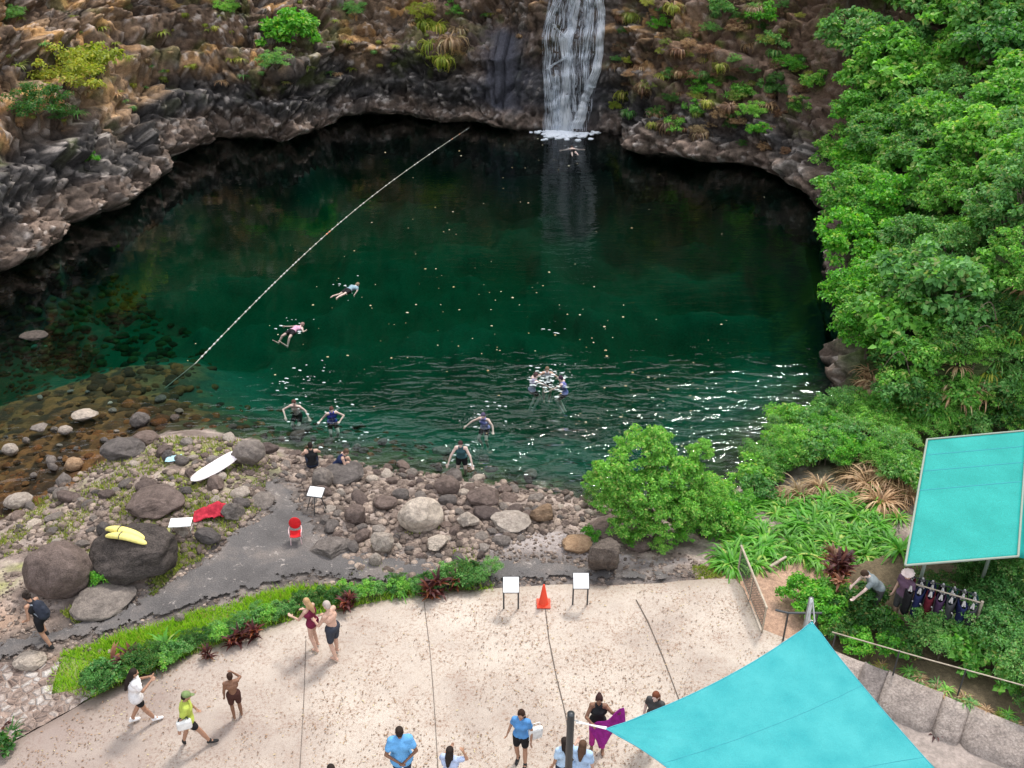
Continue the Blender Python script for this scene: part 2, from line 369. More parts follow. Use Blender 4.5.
disp = .9*big+1.15*(led-.5)*sstep(1., 2.5, srel)+1.1*(b1[2]-.5)+.5*(cr(b1, .10)-1)+.55*b1[3]+.30*(b2[2]-.5)+.20*b2[3]+.12*(dome2-.5)+.25*(cr(b2, .10)-1)+.16*(b3[2]-.5)+.15*b3[3]+.10*(cr(b3, .12)-1)+.34*(1-2*abs(fbm(q*1.3*np.array([1, 1, 1.8]), 5, 46)))+.10*fbm(q*5, 3, 40)
colm = worley(np.stack([uu*1.0, uu*0, fl[:, 2]*.2], 1), 80)
dcol = .9*(colm[2]-.5)+.6*(cr(colm, .16)-1)+.06*fbm(q*2, 3, 41)
disp = disp*(1-.75*w_wf)*(1-w_col)+dcol*w_col
fade = sstep(60, 20, rows_s.ravel()); disp = disp*(.25+.75*fade)
veg = sstep(key(o4+31), key(o4+34), uu); disp *= (1-.5*veg)
disp = disp*sstep(-.8, .6, srel+.3) + 0
dirn = np.repeat(np.c_[-nrm*.9, np.full(len(nrm), .42)], nv, axis=0); dirn /= np.linalg.norm(dirn, axis=1)[:, None]; tf = sstep(.2, 3., srel)[:, None]*.35; dirn = dirn*(1-tf)+nf*tf
cf = fl+dirn*disp[:, None]
Fq = np.arange(nu*nv).reshape(nu, nv)
Fc = np.stack([Fq[:-1, :-1].ravel(), Fq[:-1, 1:].ravel(), Fq[1:, 1:].ravel(), Fq[1:, :-1].ravel()], 1)
cme = mesh_np('cliff', cf, Fc, False)
me_n = np.zeros(len(cme.polygons)*3, dtype=np.float32); cme.polygons.foreach_get('normal', me_n)
if me_n.reshape(-1, 3)[:, 2].mean() < 0:
    cme.flip_normals()
def cliff_col():
    n = len(cf); a = fbm(q*.3, 4, 90); b = fbm(q*1.1, 4, 91)
    dark = C(.050, .046, .045); brown = C(.215, .14, .092); tan = C(.45, .295, .175); pink = C(.22, .162, .128); ora = C(.52, .29, .11); grey = C(.15, .132, .118)
    h = srel+1.2*a
    col = lerp(np.tile(pink, (n, 1)), dark*1.5, sstep(1.0, 1.9, h)); col = lerp(col, brown, sstep(3.2, 4.6, h)*.85)
    lft = sstep(key(o4+14), key(o4+6), uu)
    col = lerp(col, tan, np.clip(sstep(-.05, .35, a)*sstep(2.4, 4.0, h)*(.35+.6*lft), 0, 1))
    col = lerp(col, grey, sstep(.1, .4, b)*.6)
    col = lerp(col, ora, sstep(.68, .9, b2[2])*sstep(3, 5, srel)*.8*sstep(-.1, .2, a+.2*lft))
    col = lerp(col, C(.50, .44, .40), sstep(.80, .98, b3[2])*.6)
    col *= (.55+.8*b2[2])[:, None]*(.7+.6*b3[2])[:, None]*(.75+.5*np.clip(led, 0, 1))[:, None]
    # red-brown dry cover right of the falls
    rt = sstep(key(o4+24), key(o4+25), uu); col = lerp(col, C(.23, .145, .10), rt*sstep(1.8, 3.2, h)*.7)
    moss = sstep(.12, .4, fbm(q*.8, 4, 93))*sstep(1.8, 3.5, srel); col = lerp(col, C(.17, .21, .045), moss*(.35+.4*rt))
    col = lerp(col, C(.06, .06, .07), np.clip(w_wf*.9, 0, 1)); col = lerp(col, C(.085, .085, .105), np.clip(w_col*1.1, 0, 1))
    col = lerp(col, C(.07, .10, .03), veg*sstep(.5, 1.5, srel)); col = lerp(col, C(.035, .06, .018), sstep(12, 15, srel))
    wet = 1-.6*sstep(.25, .0, srel); col *= wet[:, None]
    return np.clip(col*.80, .008, .8)
set_col(cme, 'Col', cliff_col())
cliff = tag(mobj('cliff', cme, M['cliff']), kind='structure')

bvg = BVHTree.FromPolygons([tuple(v) for v in np.stack([gx, gy, gz], 1).tolist()], Fg.tolist())
bvc = BVHTree.FromPolygons(cf.tolist(), Fc.tolist())
def hit(px, py):
    d = ray(px, py); best = None
    for bv in (bvg, bvc):
        r = bv.ray_cast(CAM, d)
        if r[0] is not None and (best is None or r[3] < best[3]): best = r
    return best[0] if best else P(px, py, 0)
def gh(x, y):
    r = bvg.ray_cast(Vector((x, y, 40)), Vector((0, 0, -1))); return r[0].z if r[0] else 0.
def hitw(px, py):                            # a point of the water surface, or of the ground above it
    h = hit(px, py); return h if h.z > ZW else P(px, py, ZW)

# ------------------------------------------------------------------ draped sheets
def drape(name, poly, zf, m, step, thick=0.0, jit=.35):
    poly = [p for k, p in enumerate(poly)]
    pp, _, _ = resample(np.array(poly+poly[:1]), max(step, .15)); pp = pp[:-1]; pp = pp+ (.09 if name == 'path' else .025)*np.stack([vnoise(np.c_[pp*2, pp[:, :1]*0], 3), vnoise(np.c_[pp*2, pp[:, :1]*0], 4)], 1)
    x0, y0 = pp.min(0); x1, y1 = pp.max(0)
    gxx, gyy = np.meshgrid(np.arange(x0, x1, step), np.arange(y0, y1, step)); gxx = gxx.ravel()+rng.uniform(-jit, jit, gxx.size)*step; gyy = gyy.ravel()+rng.uniform(-jit, jit, gyy.size)*step
    k = inpoly(gxx, gyy, [tuple(v) for v in pp]) & (pdist(gxx, gyy, [tuple(v) for v in pp]+[tuple(pp[0])]) > step*.4)
    pts = [Vector(v) for v in pp.tolist()]+[Vector((a, b)) for a, b in zip(gxx[k], gyy[k])]
    n = len(pp)
    r = delaunay_2d_cdt(pts, [(i, (i+1) % n) for i in range(n)], [list(range(n))], 1, 1e-5)
    V = np.array([tuple(v) for v in r[0]]); T = np.array([f for f in r[2] if len(f) == 3])
    z = zf(V[:, 0], V[:, 1])
    V3 = np.c_[V, z]
    if thick:
        m0 = len(V3); edges = [tuple(e) for e in r[1]]
        cnt = {}
        for t in T:
            for a, b in ((t[0], t[1]), (t[1], t[2]), (t[2], t[0])): cnt[(a, b)] = 1
        bnd = [(a, b) for (a, b) in cnt if (b, a) not in cnt]
        V3 = np.r_[V3, V3-np.array([0, 0, thick])]
        side = []
        for a, b in bnd: side += [(b, a, a+m0), (b, a+m0, b+m0)]
        T = np.r_[T, np.array(side)]
    return mobj(name, mesh_np(name, V3, T, False), m)

mp = mat('terrace_concrete', (.6, .5, .42), .8, spec=.3); k = N(mp); v = k.coord()
n1 = k.noise(v, .35, 5, .6); n2 = k.noise(v, 2.2, 5, .7); n3 = k.noise(v, 13, 5, .75, .3); n4 = k.noise(v, 45, 3, .6)
c = k.ramp(n1, [(.32, (.33, .272, .232)), (.5, (.435, .372, .315)), (.68, (.50, .435, .37))])
c = k.mix(k.ramp(n2, [(.52, 0.), (.74, .5)]), c, (.33, .24, .19))
sp = k.math('MULTIPLY', k.ramp(n3, [(.50, 0.), (.60, 1.)]), k.ramp(k.noise(v, 1.1, 4, .6), [(.36, .12), (.62, .9)]))
c = k.mix(sp, c, (.24, .155, .11)); c = k.mix(1., c, k.ramp(n4, [(.3, .78), (.7, 1.2)]), 'MULTIPLY')
# damp, more trodden towards the lower left of the terrace
sx = k.n('ShaderNodeSeparateXYZ'); k.l(v, sx.inputs[0])
dm = k.ramp(k.math('ADD', k.math('MULTIPLY', k.math('ADD', sx.outputs[0], 9.), .11), k.math('MULTIPLY', n1, .9)), [(.35, 1.), (1., 0.)])
c = k.mix(k.math('MULTIPLY', dm, .75), c, (.23, .175, .155)); k.col(c)
k.l(k.ramp(n2, [(.3, .45), (.7, .85)]), k.b.inputs['Roughness']); k.bump(k.math('ADD', n3, n4), .35, .02)
plaza_o = drape('terrace_paving', plaza, lambda x, y: .012*fbm(v3(x*.6, y*.6), 3, 8), mp, .5, .12)
tag(plaza_o, kind='structure')

ma = mat('dark_path', (.09, .085, .085), .7); k = N(ma); v = k.coord(); n1 = k.noise(v, .8, 5, .6); n2 = k.noise(v, 30, 4, .7)
c = k.ramp(n1, [(.3, (.055, .050, .050)), (.5, (.10, .092, .09)), (.7, (.18, .155, .14))]); c = k.mix(1., c, k.ramp(n2, [(.3, .6), (.7, 1.45)]), 'MULTIPLY')
n3 = k.noise(v, 3.1, 5, .8, .5); c = k.mix(k.ramp(n3, [(.60, 0.), (.66, .8)]), c, (.36, .32, .29)); k.col(c)
ea = k.n('ShaderNodeAttribute'); ea.attribute_name = 'edge'; rag = k.math('ADD', ea.outputs['Fac'], k.math('MULTIPLY', k.math('SUBTRACT', k.noise(v, 2.6, 6, .7), .5), 1.5)); rag = k.ramp(rag, [(.10, 0.), (.16, 1.)]); k.l(rag, k.b.inputs['Alpha']); k.l(k.ramp(n1, [(.35, .35), (.6, .85)]), k.b.inputs['Roughness']); k.bump(k.math('ADD', n2, n3), .6, .03)
def HP(x, y):                                # path height: the ground without its small bumps
    dn = pdist(x, y, near); dp = pdist(x, y, plaza+plaza[:1])
    z = ZW+np.minimum(1.3*(1-np.exp(-dn*.42))*1.08, 1.22)
    w = 1-sstep(0, 1.2, dp); return z*(1-w)+(-.07)*w+.085
path_o = tag(drape('path', pathp, HP, ma, .2), kind='structure')
_n = len(path_o.data.vertices); _c = np.zeros(_n*3); path_o.data.vertices.foreach_get('co', _c); _c = _c.reshape(-1, 3); _a = path_o.data.attributes.new('edge', 'FLOAT', 'POINT'); _a.data.foreach_set('value', np.clip(pdist(_c[:, 0], _c[:, 1], pathp+pathp[:1]), 0, 1.).astype(np.float32))

# cobbled ramp at the lower left
cobp = W2([(-120, 770), (-60, 690), (0, 662), (60, 660), (50, 695), (128, 676), (40, 727), (-160, 830)], 0)
mc = mat('cobble_ramp', (.4, .33, .3), .85); k = N(mc); v = k.coord()
vo = k.n('ShaderNodeTexVoronoi'); vo.inputs['Scale'].default_value = 5.5; k.l(v, vo.inputs['Vector']); ve = k.n('ShaderNodeTexVoronoi'); ve.feature = 'DISTANCE_TO_EDGE'; ve.inputs['Scale'].default_value = 5.5; k.l(v, ve.inputs['Vector'])
sx = k.n('ShaderNodeSeparateColor'); k.l(vo.outputs['Color'], sx.inputs[0])
c = k.ramp(sx.outputs[0], [(0, (.13, .09, .075)), (.5, (.26, .20, .17)), (1, (.42, .38, .35))]); c = k.mix(k.ramp(ve.outputs['Distance'], [(.02, 1.), (.09, 0.)]), c, (.30, .22, .18))
c = k.mix(1., c, k.ramp(k.noise(v, 22, 4), [(.3, .7), (.7, 1.3)]), 'MULTIPLY'); k.col(c); k.bump(k.ramp(ve.outputs['Distance'], [(0, 0.), (.25, 1.)]), .9, .07)
def HC(x, y):
    f1, f2, cc = worley(v3(x*4.5, y*4.5, .5), 14); return -.02+.05*np.sqrt(np.clip(f2-f1, 0, 1))+0*x
tag(drape('cobbled_ramp', cobp, HC, mc, .09), kind='structure')

# expansion joints in the terrace: thin dark strips
mj = mat('joint_filler', (.10, .08, .065), .9)
def strip(name, pts, w, m, z=.006, parent=None):
    V = []; Fq = []
    pts, _, _ = resample(np.array(pts), .4)
    for i, (x, y) in enumerate(pts):
        a = pts[max(i-1, 0)]; b = pts[min(i+1, len(pts)-1)]; t = (b-a)/np.linalg.norm(b-a); n = np.array([-t[1], t[0]])*w*(.6+.5*random.random())/2
        zz = .012*fbm(v3(np.array([x*.6]), np.array([y*.6])), 3, 8)[0]+z+.012
        V += [(x-n[0], y-n[1], zz), (x+n[0], y+n[1], zz)]
        if i: Fq.append((2*i-2, 2*i-1, 2*i+1, 2*i))
    return mobj(name, mesh_np(name, V, Fq), m, parent)
for pts in ([(545, 606), (549, 640), (557, 680), (566, 716), (574, 768), (585, 850)], [(636, 600), (648, 622), (662, 655), (676, 692), (690, 730)], [(424, 602), (430, 650), (434, 700), (438, 768), (440, 850)], [(306, 640), (304, 700), (300, 768)]):
    tag(strip('paving_joint', W2(pts, 0), .03 if pts[0][0] > 500 else .015, mj), kind='structure')

# ------------------------------------------------------------------ water
mw = bpy.data.materials.new('pool_water'); mw.use_nodes = True; k = N(mw); nt = mw.node_tree; nt.nodes.remove(k.b)
tc = k.n('ShaderNodeTexCoord'); sx = k.n('ShaderNodeSeparateXYZ'); k.l(tc.outputs['Object'], sx.inputs[0])
mpn = k.n('ShaderNodeMapping'); mpn.inputs['Scale'].default_value = (.85, 2.1, 1); mpn.inputs['Rotation'].default_value = (0, 0, R(-12)); k.l(tc.outputs['Object'], mpn.inputs['Vector'])
r1 = k.noise(mpn.outputs[0], 1.0, 2, .5, .5); r2 = k.noise(mpn.outputs[0], 3.1, 2, .5, .3); r3 = k.noise(tc.outputs['Object'], .25, 3)
h = k.math('ADD', k.math('POWER', r1, 1.6), k.math('MULTIPLY', r2, .16))
# ruffled where the breeze and bathers reach the near side, calm under the cliffs
yy = k.math('ADD', sx.outputs[1], k.math('MULTIPLY', r3, 8.)); xx = k.math('SUBTRACT', sx.outputs[0], 4.)
wy = k.n('ShaderNodeMapRange'); wy.inputs[1].default_value = 40; wy.inputs[2].default_value = 29; wy.inputs[3].default_value = .07; wy.inputs[4].default_value = 1; k.l(yy, wy.inputs[0])
wx = k.n('ShaderNodeMapRange'); wx.inputs[1].default_value = -10; wx.inputs[2].default_value = 2; wx.inputs[3].default_value = .22; wx.inputs[4].default_value = 1; k.l(sx.outputs[0], wx.inputs[0])
amp = k.math('MULTIPLY', wy.outputs[0], wx.outputs[0])
# lively patch in front of the fall
bp = k.n('ShaderNodeBump'); bp.inputs['Distance'].default_value = .36; bp.inputs['Strength'].default_value = 1
k.l(k.math('MULTIPLY', h, amp), bp.inputs['Height'])
fr = k.n('ShaderNodeFresnel'); fr.inputs['IOR'].default_value = 1.333; k.l(bp.outputs[0], fr.inputs['Normal'])
gl = k.n('ShaderNodeBsdfGlossy'); gl.inputs['Roughness'].default_value = .015; k.l(bp.outputs[0], gl.inputs['Normal']); gl.inputs['Color'].default_value = (1, 1, 1, 1)
tr = k.n('ShaderNodeBsdfTransparent'); ms = k.n('ShaderNodeMixShader'); k.l(fr.outputs[0], ms.inputs[0]); k.l(tr.outputs[0], ms.inputs[1]); k.l(gl.outputs[0], ms.inputs[2]); k.l(ms.outputs[0], k.out.inputs['Surface'])
va = k.n('ShaderNodeVolumeAbsorption'); va.inputs['Color'].default_value = (.05, .79, .70, 1); va.inputs['Density'].default_value = .37; k.l(va.outputs[0], k.out.inputs['Volume'])
bm = bmesh.new(); bmesh.ops.create_cube(bm, size=1); me = bpy.data.meshes.new('water')
for vtx in bm.verts: vtx.co = Vector((vtx.co.x*72, 44+vtx.co.y*62, ZW if vtx.co.z > 0 else -12.))
bm.to_mesh(me); bm.free()
tag(mobj('water', me, mw), kind='structure')

# ------------------------------------------------------------------ world, sun, camera
SUN_AZ, SUN_EL = 30, 56                      # azimuth to the right of straight ahead
w = bpy.data.worlds.new('World'); SC.world = w; w.use_nodes = True; nt = w.node_tree
sky = nt.nodes.new('ShaderNodeTexSky'); sky.sky_type = 'NISHITA'; sky.sun_disc = False; sky.sun_elevation = R(SUN_EL); sky.sun_rotation = R(SUN_AZ)
sky.air_density = 1.0; sky.dust_density = 4.0; sky.ozone_density = .6
wtc = nt.nodes.new('ShaderNodeTexCoord'); wn = nt.nodes.new('ShaderNodeTexNoise'); wn.inputs['Scale'].default_value = 2.2; wn.inputs['Detail'].default_value = 6; wn.inputs['Roughness'].default_value = .55
wr = nt.nodes.new('ShaderNodeValToRGB'); wr.color_ramp.elements[0].position = .40; wr.color_ramp.elements[1].position = .56; wm = nt.nodes.new('ShaderNodeMix'); wm.data_type = 'RGBA'; wm.inputs[7].default_value = (9., 9.2, 9.6, 1)
nt.links.new(wtc.outputs['Generated'], wn.inputs['Vector']); nt.links.new(wn.outputs['Fac'], wr.inputs[0]); nt.links.new(wr.outputs[0], wm.inputs[0]); nt.links.new(sky.outputs[0], wm.inputs[6]); nt.links.new(wm.outputs[2], nt.nodes['Background'].inputs[0]); nt.nodes['Background'].inputs[1].default_value = .15
sun = bpy.data.lights.new('sun', 'SUN'); sun.energy = 2.2; sun.angle = R(9); sun.color = (1, .95, .88)
so = link(bpy.data.objects.new('sun', sun)); sd = Vector((sin(R(SUN_AZ))*cos(R(SUN_EL)), cos(R(SUN_AZ))*cos(R(SUN_EL)), sin(R(SUN_EL))))
so.rotation_euler = sd.to_track_quat('Z', 'Y').to_euler()
cam = bpy.data.cameras.new('camera'); cam.sensor_width = 36; cam.lens = 36*F/1024; cam.clip_end = 2000; cam.clip_start = .3
co = link(bpy.data.objects.new('camera', cam)); co.location = CAM; co.rotation_euler = (pi/2-PITCH, 0, 0); SC.camera = co
SC.view_settings.view_transform = 'Standard'; SC.view_settings.look = 'None'; SC.view_settings.exposure = .60; SC.view_settings.gamma = 1
SC.cycles.use_denoising = True; SC.cycles.max_bounces = 6; SC.cycles.transparent_max_bounces = 24; SC.cycles.caustics_reflective = False; SC.cycles.caustics_refractive = False
SC.cycles.sample_clamp_indirect = 6
# ================================================================== rocks
def ico(sub):
    bm = bmesh.new(); bmesh.ops.create_icosphere(bm, subdivisions=sub, radius=1)
    V = np.array([v.co[:] for v in bm.verts]); T = np.array([[v.index for v in f.verts] for f in bm.faces]); bm.free(); return V, T
I5, I3, I1 = ico(5), ico(4), ico(2)
def rock_shape(seed, base, ang=.5, flat=(1, .85, .62)):
    r = np.random.default_rng(seed); V, T = base; V = V.copy()
    for _ in range(int(7+ang*14)):                       # knock flat faces off a ball
        n = r.normal(size=3); n /= np.linalg.norm(n); d = r.uniform(.98-.5*ang, .95)
        e = V@n-d; V -= np.clip(e, 0, None)[:, None]*n*(.75+.25*ang)
    nn = V/np.linalg.norm(V, axis=1)[:, None]
    V += nn*(.14*fbm(V*1.3+seed, 3, seed)+.07*(1-2*abs(fbm(V*2.6+seed, 4, seed+3)))*ang+.05*fbm(V*5+seed, 4, seed+1))[:, None]
    return V*np.array(flat), T
ROCKS = [mesh_np('rock', *rock_shape(100+i, I3, a, f), True) for i, (a, f) in enumerate([(.2, (1, .8, .6)), (.5, (1, .85, .62)), (.8, (1, .7, .6)), (.35, (1, .95, .5)), (.6, (1, .6, .45)), (.9, (.9, .9, .7)), (.15, (1, .75, .55)), (.7, (1, .8, .5)), (.4, (1, .65, .7)), (.55, (.95, .9, .55))])]
for rm in ROCKS: rm.materials.append(M['grey'])
def rock(loc, sx, sy, sz, rz, m, label, group=None, mesh=None, name='rock', sink=.25, tilt=.25, cat='rock'):
    me = mesh or random.choice(ROCKS)
    o = bpy.data.objects.new(name, me); COL.objects.link(o)
    o.material_slots[0].link = 'OBJECT'; o.material_slots[0].material = m
    o.scale = (sx, sy, sz); o.rotation_euler = (random.uniform(-tilt, tilt), random.uniform(-tilt, tilt), rz)
    o.location = (loc[0], loc[1], loc[2]+sz*(.6-2*.6*sink))
    return tag(o, label, cat, group)
occ = []
def rock_px(cx, cy, wp, hp, m, label, rz=0., ang=.5, flat=.6, seed=1, name='boulder', sink=.15, depth=.8, group=None):
    """a boulder whose picture outline is centred near (cx, cy), wp x hp photo pixels"""
    b = hit(cx, cy+hp*.36); b = b if b.z > ZW-.5 else P(cx, cy+hp*.36, ZW-.1); s = scale_at(b); w = wp/s/2
    ang_v = math.asin(min(1, (CAM.z-b.z)/(Vector(b)-CAM).length)); vh = hp/s/2
    d = w*depth; hz = max(.12, math.sqrt(max(.02, vh*vh-(d*sin(ang_v))**2))/cos(ang_v)); hz = min(hz, w*1.1)
    V, T = rock_shape(seed, I5, ang, (1, 1, 1)); me = mesh_np(name, V, T, True)
    o = mobj(name, me, m, None, (b.x, b.y+d*.35, b.z+hz*(1-2*sink)), (random.uniform(-.1, .1), random.uniform(-.1, .1), rz), (w, d, hz))
    occ.append((b.x, b.y+d*.35, w*.9)); return tag(o, label, 'boulder', group)
B = [
 (60, 574, 65, 57, 'purple', 'large rounded grey brown boulder behind the backpack walker', .1, .1, 31), (136, 557, 92, 62, 'dark', 'broad dark boulder under the yellow boards', .1, .7, 32),
 (101, 602, 62, 24, 'grey', 'long flat grey slab in front of the round boulder', .35, .4, 33), (421, 517, 44, 36, 'pale', 'big pale cream boulder on the rocky bank above the path', .1, .6, 34),
 (467, 521, 25, 21, 'pale', 'small square whitish boulder beside the big cream boulder', 0, .9, 35), (510, 522, 42, 20, 'pale', 'wide pale boulder between the square whitish one and the orange one', .05, .7, 36),
 (543, 514, 27, 20, 'tan', 'orange tan boulder at the foot of the large green tree', .4, .7, 37), (604, 557, 44, 48, 'dark', 'dark cube shaped boulder standing on the gravel', .5, .95, 38),
 (577, 545, 32, 15, 'tan', 'flat tan boulder left of the dark cube shaped one', 0, .3, 39), (618, 528, 58, 30, 'purple', 'brown boulder tucked under the shrubs behind the dark cube shaped one', 0, .5, 40),
 (356, 516, 22, 20, 'purple', 'egg shaped brown boulder at the edge of the dark path', .2, .4, 41), (382, 543, 24, 26, 'pale', 'lumpy pale boulder at the bend of the dark path', 0, .7, 42),
 (376, 561, 14, 14, 'pale', 'little cream boulder just below the lumpy pale one', 0, .4, 49), (437, 545, 26, 13, 'pale', 'flat cream slab lying above the hedge', .3, .8, 43),
 (157, 500, 62, 34, 'purple', 'low brown boulder in the mossy bank above the yellow boards', .35, .6, 44), (248, 455, 36, 30, 'grey', 'grey boulder at the upper end of the white board', 0, .6, 45),
 (122, 450, 44, 24, 'grey', 'broad grey boulder at the corner of the shallows', .2, .5, 46), (146, 439, 26, 16, 'purple', 'rounded purple brown boulder at the water edge', .2, .3, 47),
 (232, 512, 26, 20, 'grey', 'angular grey boulder right of the red cloth', .4, .8, 48), (208, 537, 26, 18, 'grey', 'pale grey boulder below the red cloth', 0, .5, 50),
 (340, 473, 46, 22, 'grey', 'long grey boulder at the waterline behind the white stand', 0, .4, 51), (322, 480, 22, 22, 'grey', 'greyish round boulder touching the white stand', 0, .3, 52),
 (447, 487, 26, 20, 'purple', 'rounded brown boulder on the shore below the wading bather', 0, .4, 53), (484, 498, 34, 22, 'purple', 'humped brown boulder at the waterline left of the large green tree', 0, .5, 54),
 (85, 418, 26, 12, 'pale', 'pale grey slab rising from the brown shallows', 0, .6, 55), (74, 465, 18, 14, 'tan', 'smooth sandy egg shaped boulder in the brown shallows', .4, .1, 56),
 (18, 501, 26, 16, 'pale', 'smooth cream boulder by the lower left shallows', .5, .3, 57), (11, 452, 16, 13, 'pale', 'round whitish boulder in the lower left shallows', 0, .2, 58),
 (40, 433, 18, 10, 'pale', 'knobbly whitish rock alone in the brown shallows', 0, .8, 59), (66, 434, 14, 8, 'pale', 'flat oval white rock in the brown shallows', 0, .1, 60),
 (140, 421, 20, 16, 'grey', 'slanting grey rock at the tip of the shallows', .6, .4, 61), (33, 337, 26, 8, 'dark', 'flat grey rock breaking the water off the left cliff', 0, .5, 62),
 (30, 661, 34, 20, 'pale', 'light rock at the edge of the cobbled ramp by the walker', .2, .5, 63), (180, 620, 10, 6, 'pale', 'small pale stone lying on the dark path', 0, .3, 64),
 (330, 549, 44, 18, 'grey', 'flaky grey slab at the fork of the dark path', .1, .8, 65), (640, 545, 30, 12, 'purple', 'low brown rock at the edge of the shrubs', 0, .4, 66),
]
for cx, cy, wp, hp, m, lab, rz, ang, sd_ in B: o_ = rock_px(cx, cy, wp, hp, M[m], lab, rz, ang, seed=sd_, name='boulder' if wp > 20 else 'rock', sink=.12); o_.location.z = max(o_.location.z, ZW+.02-.2*o_.scale.z)

def sample_px(poly, n):
    xs_ = [p[0] for p in poly]; ys_ = [p[1] for p in poly]; out = []
    for _try in range(60):
        if len(out) >= n: break
        k = 400; a = rng.uniform(min(xs_), max(xs_), k); b = rng.uniform(min(ys_), max(ys_), k)
        ok = inpoly(a, b, poly); out += list(zip(a[ok], b[ok]))
    return out[:n]
def zone(poly, n, rmin, rmax, mats, label, group, water=False, tries=14, pw=2.2, sink=(.1, .35)):
    c = 0; cand = sample_px(poly, n*tries)
    for px, py in cand:
        if c >= n: break
        h = hit(px, py); r = rmin+(rmax-rmin)*random.random()**pw*(1-.45*c/n)
        if inpoly(np.array([h.x]), np.array([h.y]), plaza)[0]: continue
        if any((h.x-a)**2+(h.y-b)**2 < (rr+r)**2*.62 for a, b, rr in occ): continue
        on_path = inpoly(np.array([h.x]), np.array([h.y]), pathp)[0]
        if on_path: continue
        occ.append((h.x, h.y, r)); c += 1
        rock(h, r, r*random.uniform(.8, 1.05), r*random.uniform(.7, 1.15), random.uniform(0, 6.3), M[random.choice(mats)], label, group, sink=random.uniform(*sink))
    return c
ZB = [(236, 442), (330, 458), (400, 470), (480, 480), (560, 490), (590, 500), (600, 515), (560, 530), (500, 545), (480, 575), (430, 580), (350, 570), (330, 530), (300, 490), (270, 470)]
ZM = [(60, 485), (110, 458), (170, 436), (240, 440), (268, 470), (262, 510), (240, 528), (200, 556), (150, 585), (60, 545), (-10, 560), (-10, 525), (30, 508)]
ZS = [(-5, 345), (60, 330), (150, 380), (140, 425), (95, 452), (60, 480), (-5, 505)]
ZU = [(150, 425), (160, 400), (300, 410), (420, 440), (530, 470), (560, 490), (400, 468), (300, 446), (200, 430)]
zone(ZB, 120, .14, .48, ['grey', 'grey', 'purple', 'purple', 'pale'], 'grey brown shore rock packed between the pool and the hedge', 'rocks of the central shore')
zone(ZM, 58, .14, .46, ['grey', 'pale', 'purple', 'grey'], 'weathered rock bedded in the mossy left bank', 'rocks of the mossy left bank')
zone(ZS, 44, .10, .30, ['pale', 'grey', 'wetbrown', 'grey', 'wetbrown'], 'smooth rock lying in the brown shallows', 'rocks of the brown shallows', sink=(-.15, .2))
zone(ZU, 26, .16, .45, ['purple', 'dark', 'dark'], 'half sunken rock just off the near shoreline', 'rocks under the near shoreline', sink=(-.1, .3))

# loose stones nobody could count: one mesh
def rubble(name, polys, m, seed=0, label=None):
    Vs = []; Ts = []; nv0 = 0; shp = [rock_shape(500+i, I1, .5, (1, .85, .6)) for i in range(6)]
    for poly, n, r0, r1 in polys:
        for px, py in sample_px(poly, n):
            h = hit(px, py)
            if h.y > 60: continue
            if inpoly(np.array([h.x]), np.array([h.y]), plaza)[0]: continue
            r = r0+(r1-r0)*random.random()**2; V, T = shp[random.randrange(6)]; a = random.uniform(0, 6.3)
            Rm = np.array([[cos(a), -sin(a), 0], [sin(a), cos(a), 0], [0, 0, 1]]); v = (V*r*np.array([1, 1, random.uniform(.7, 1.2)]))@Rm.T+np.array([h.x, h.y, h.z+r*.2])
            Vs.append(v); Ts.append(T+nv0); nv0 += len(v)
    o = mobj(name, mesh_np(name, np.concatenate(Vs), np.concatenate(Ts), True), m); o.location.z = -.09 if name == 'sunken_stones' else 0; return tag(o, label, kind='stuff')
mru = m_rock('loose_stone', (.12, .10, .09), (.42, .37, .33)); kk = N(mru); g = kk.n('ShaderNodeNewGeometry'); old = kk.b.inputs['Base Color'].links[0].from_socket
kk.col(kk.mix(1., old, kk.ramp(g.outputs['Random Per Island'], [(0, (.45, .42, .4)), (.5, (1, .92, .88)), (1, (1.7, 1.6, 1.5))]), 'MULTIPLY'))
rubble('loose_stones', [(ZB, 2600, .03, .16), (ZM, 2000, .03, .15), ([(470, 520), (590, 515), (700, 560), (700, 576), (500, 580)], 1100, .02, .07), ([(265, 470), (300, 490), (345, 555), (240, 565), (150, 600), (215, 550)], 420, .012, .05), ([(60, 640), (300, 578), (300, 590), (60, 655)], 260, .015, .06), ([(110, 600), (210, 550), (270, 510), (290, 520), (215, 565), (120, 618)], 260, .02, .08), ([(330, 545), (480, 565), (560, 575), (560, 585), (400, 585)], 500, .015, .06),
                        ([(-5, 560), (60, 600), (40, 650), (-5, 655)], 260, .02, .08), ([(860, 700), (1020, 750), (1020, 768), (930, 768)], 120, .02, .05)]+[([(min(a_, a2)-5, min(b_, b2)-4), (max(a_, a2)+5, min(b_, b2)-4), (max(a_, a2)+5, max(b_, b2)+4), (min(a_, a2)-5, max(b_, b2)+4)], 40, .012, .09) for (a_, b_), (a2, b2) in zip(path_px[1:-1], path_px[2:]) if abs(a_-a2)+abs(b_-b2) < 110], mru)
mrw = m_rock('sunken_stone', (.014, .009, .004), (.16, .075, .024)); kk = N(mrw); g = kk.n('ShaderNodeNewGeometry'); old = kk.b.inputs['Base Color'].links[0].from_socket
kk.col(kk.mix(1., old, kk.ramp(g.outputs['Random Per Island'], [(0, (.25, .3, .3)), (.5, (.8, .8, .7)), (1, (1.9, 1.5, 1.2))]), 'MULTIPLY'))
rubble('sunken_stones', [(ZS, 1500, .04, .20), ([(-5, 275), (90, 255), (150, 300), (170, 350), (190, 400), (160, 430), (120, 400), (-5, 345)], 1100, .06, .36), ([(150, 300), (200, 340), (230, 400), (200, 430), (150, 420)], 120, .08, .3), (ZU, 420, .05, .22)], mrw)

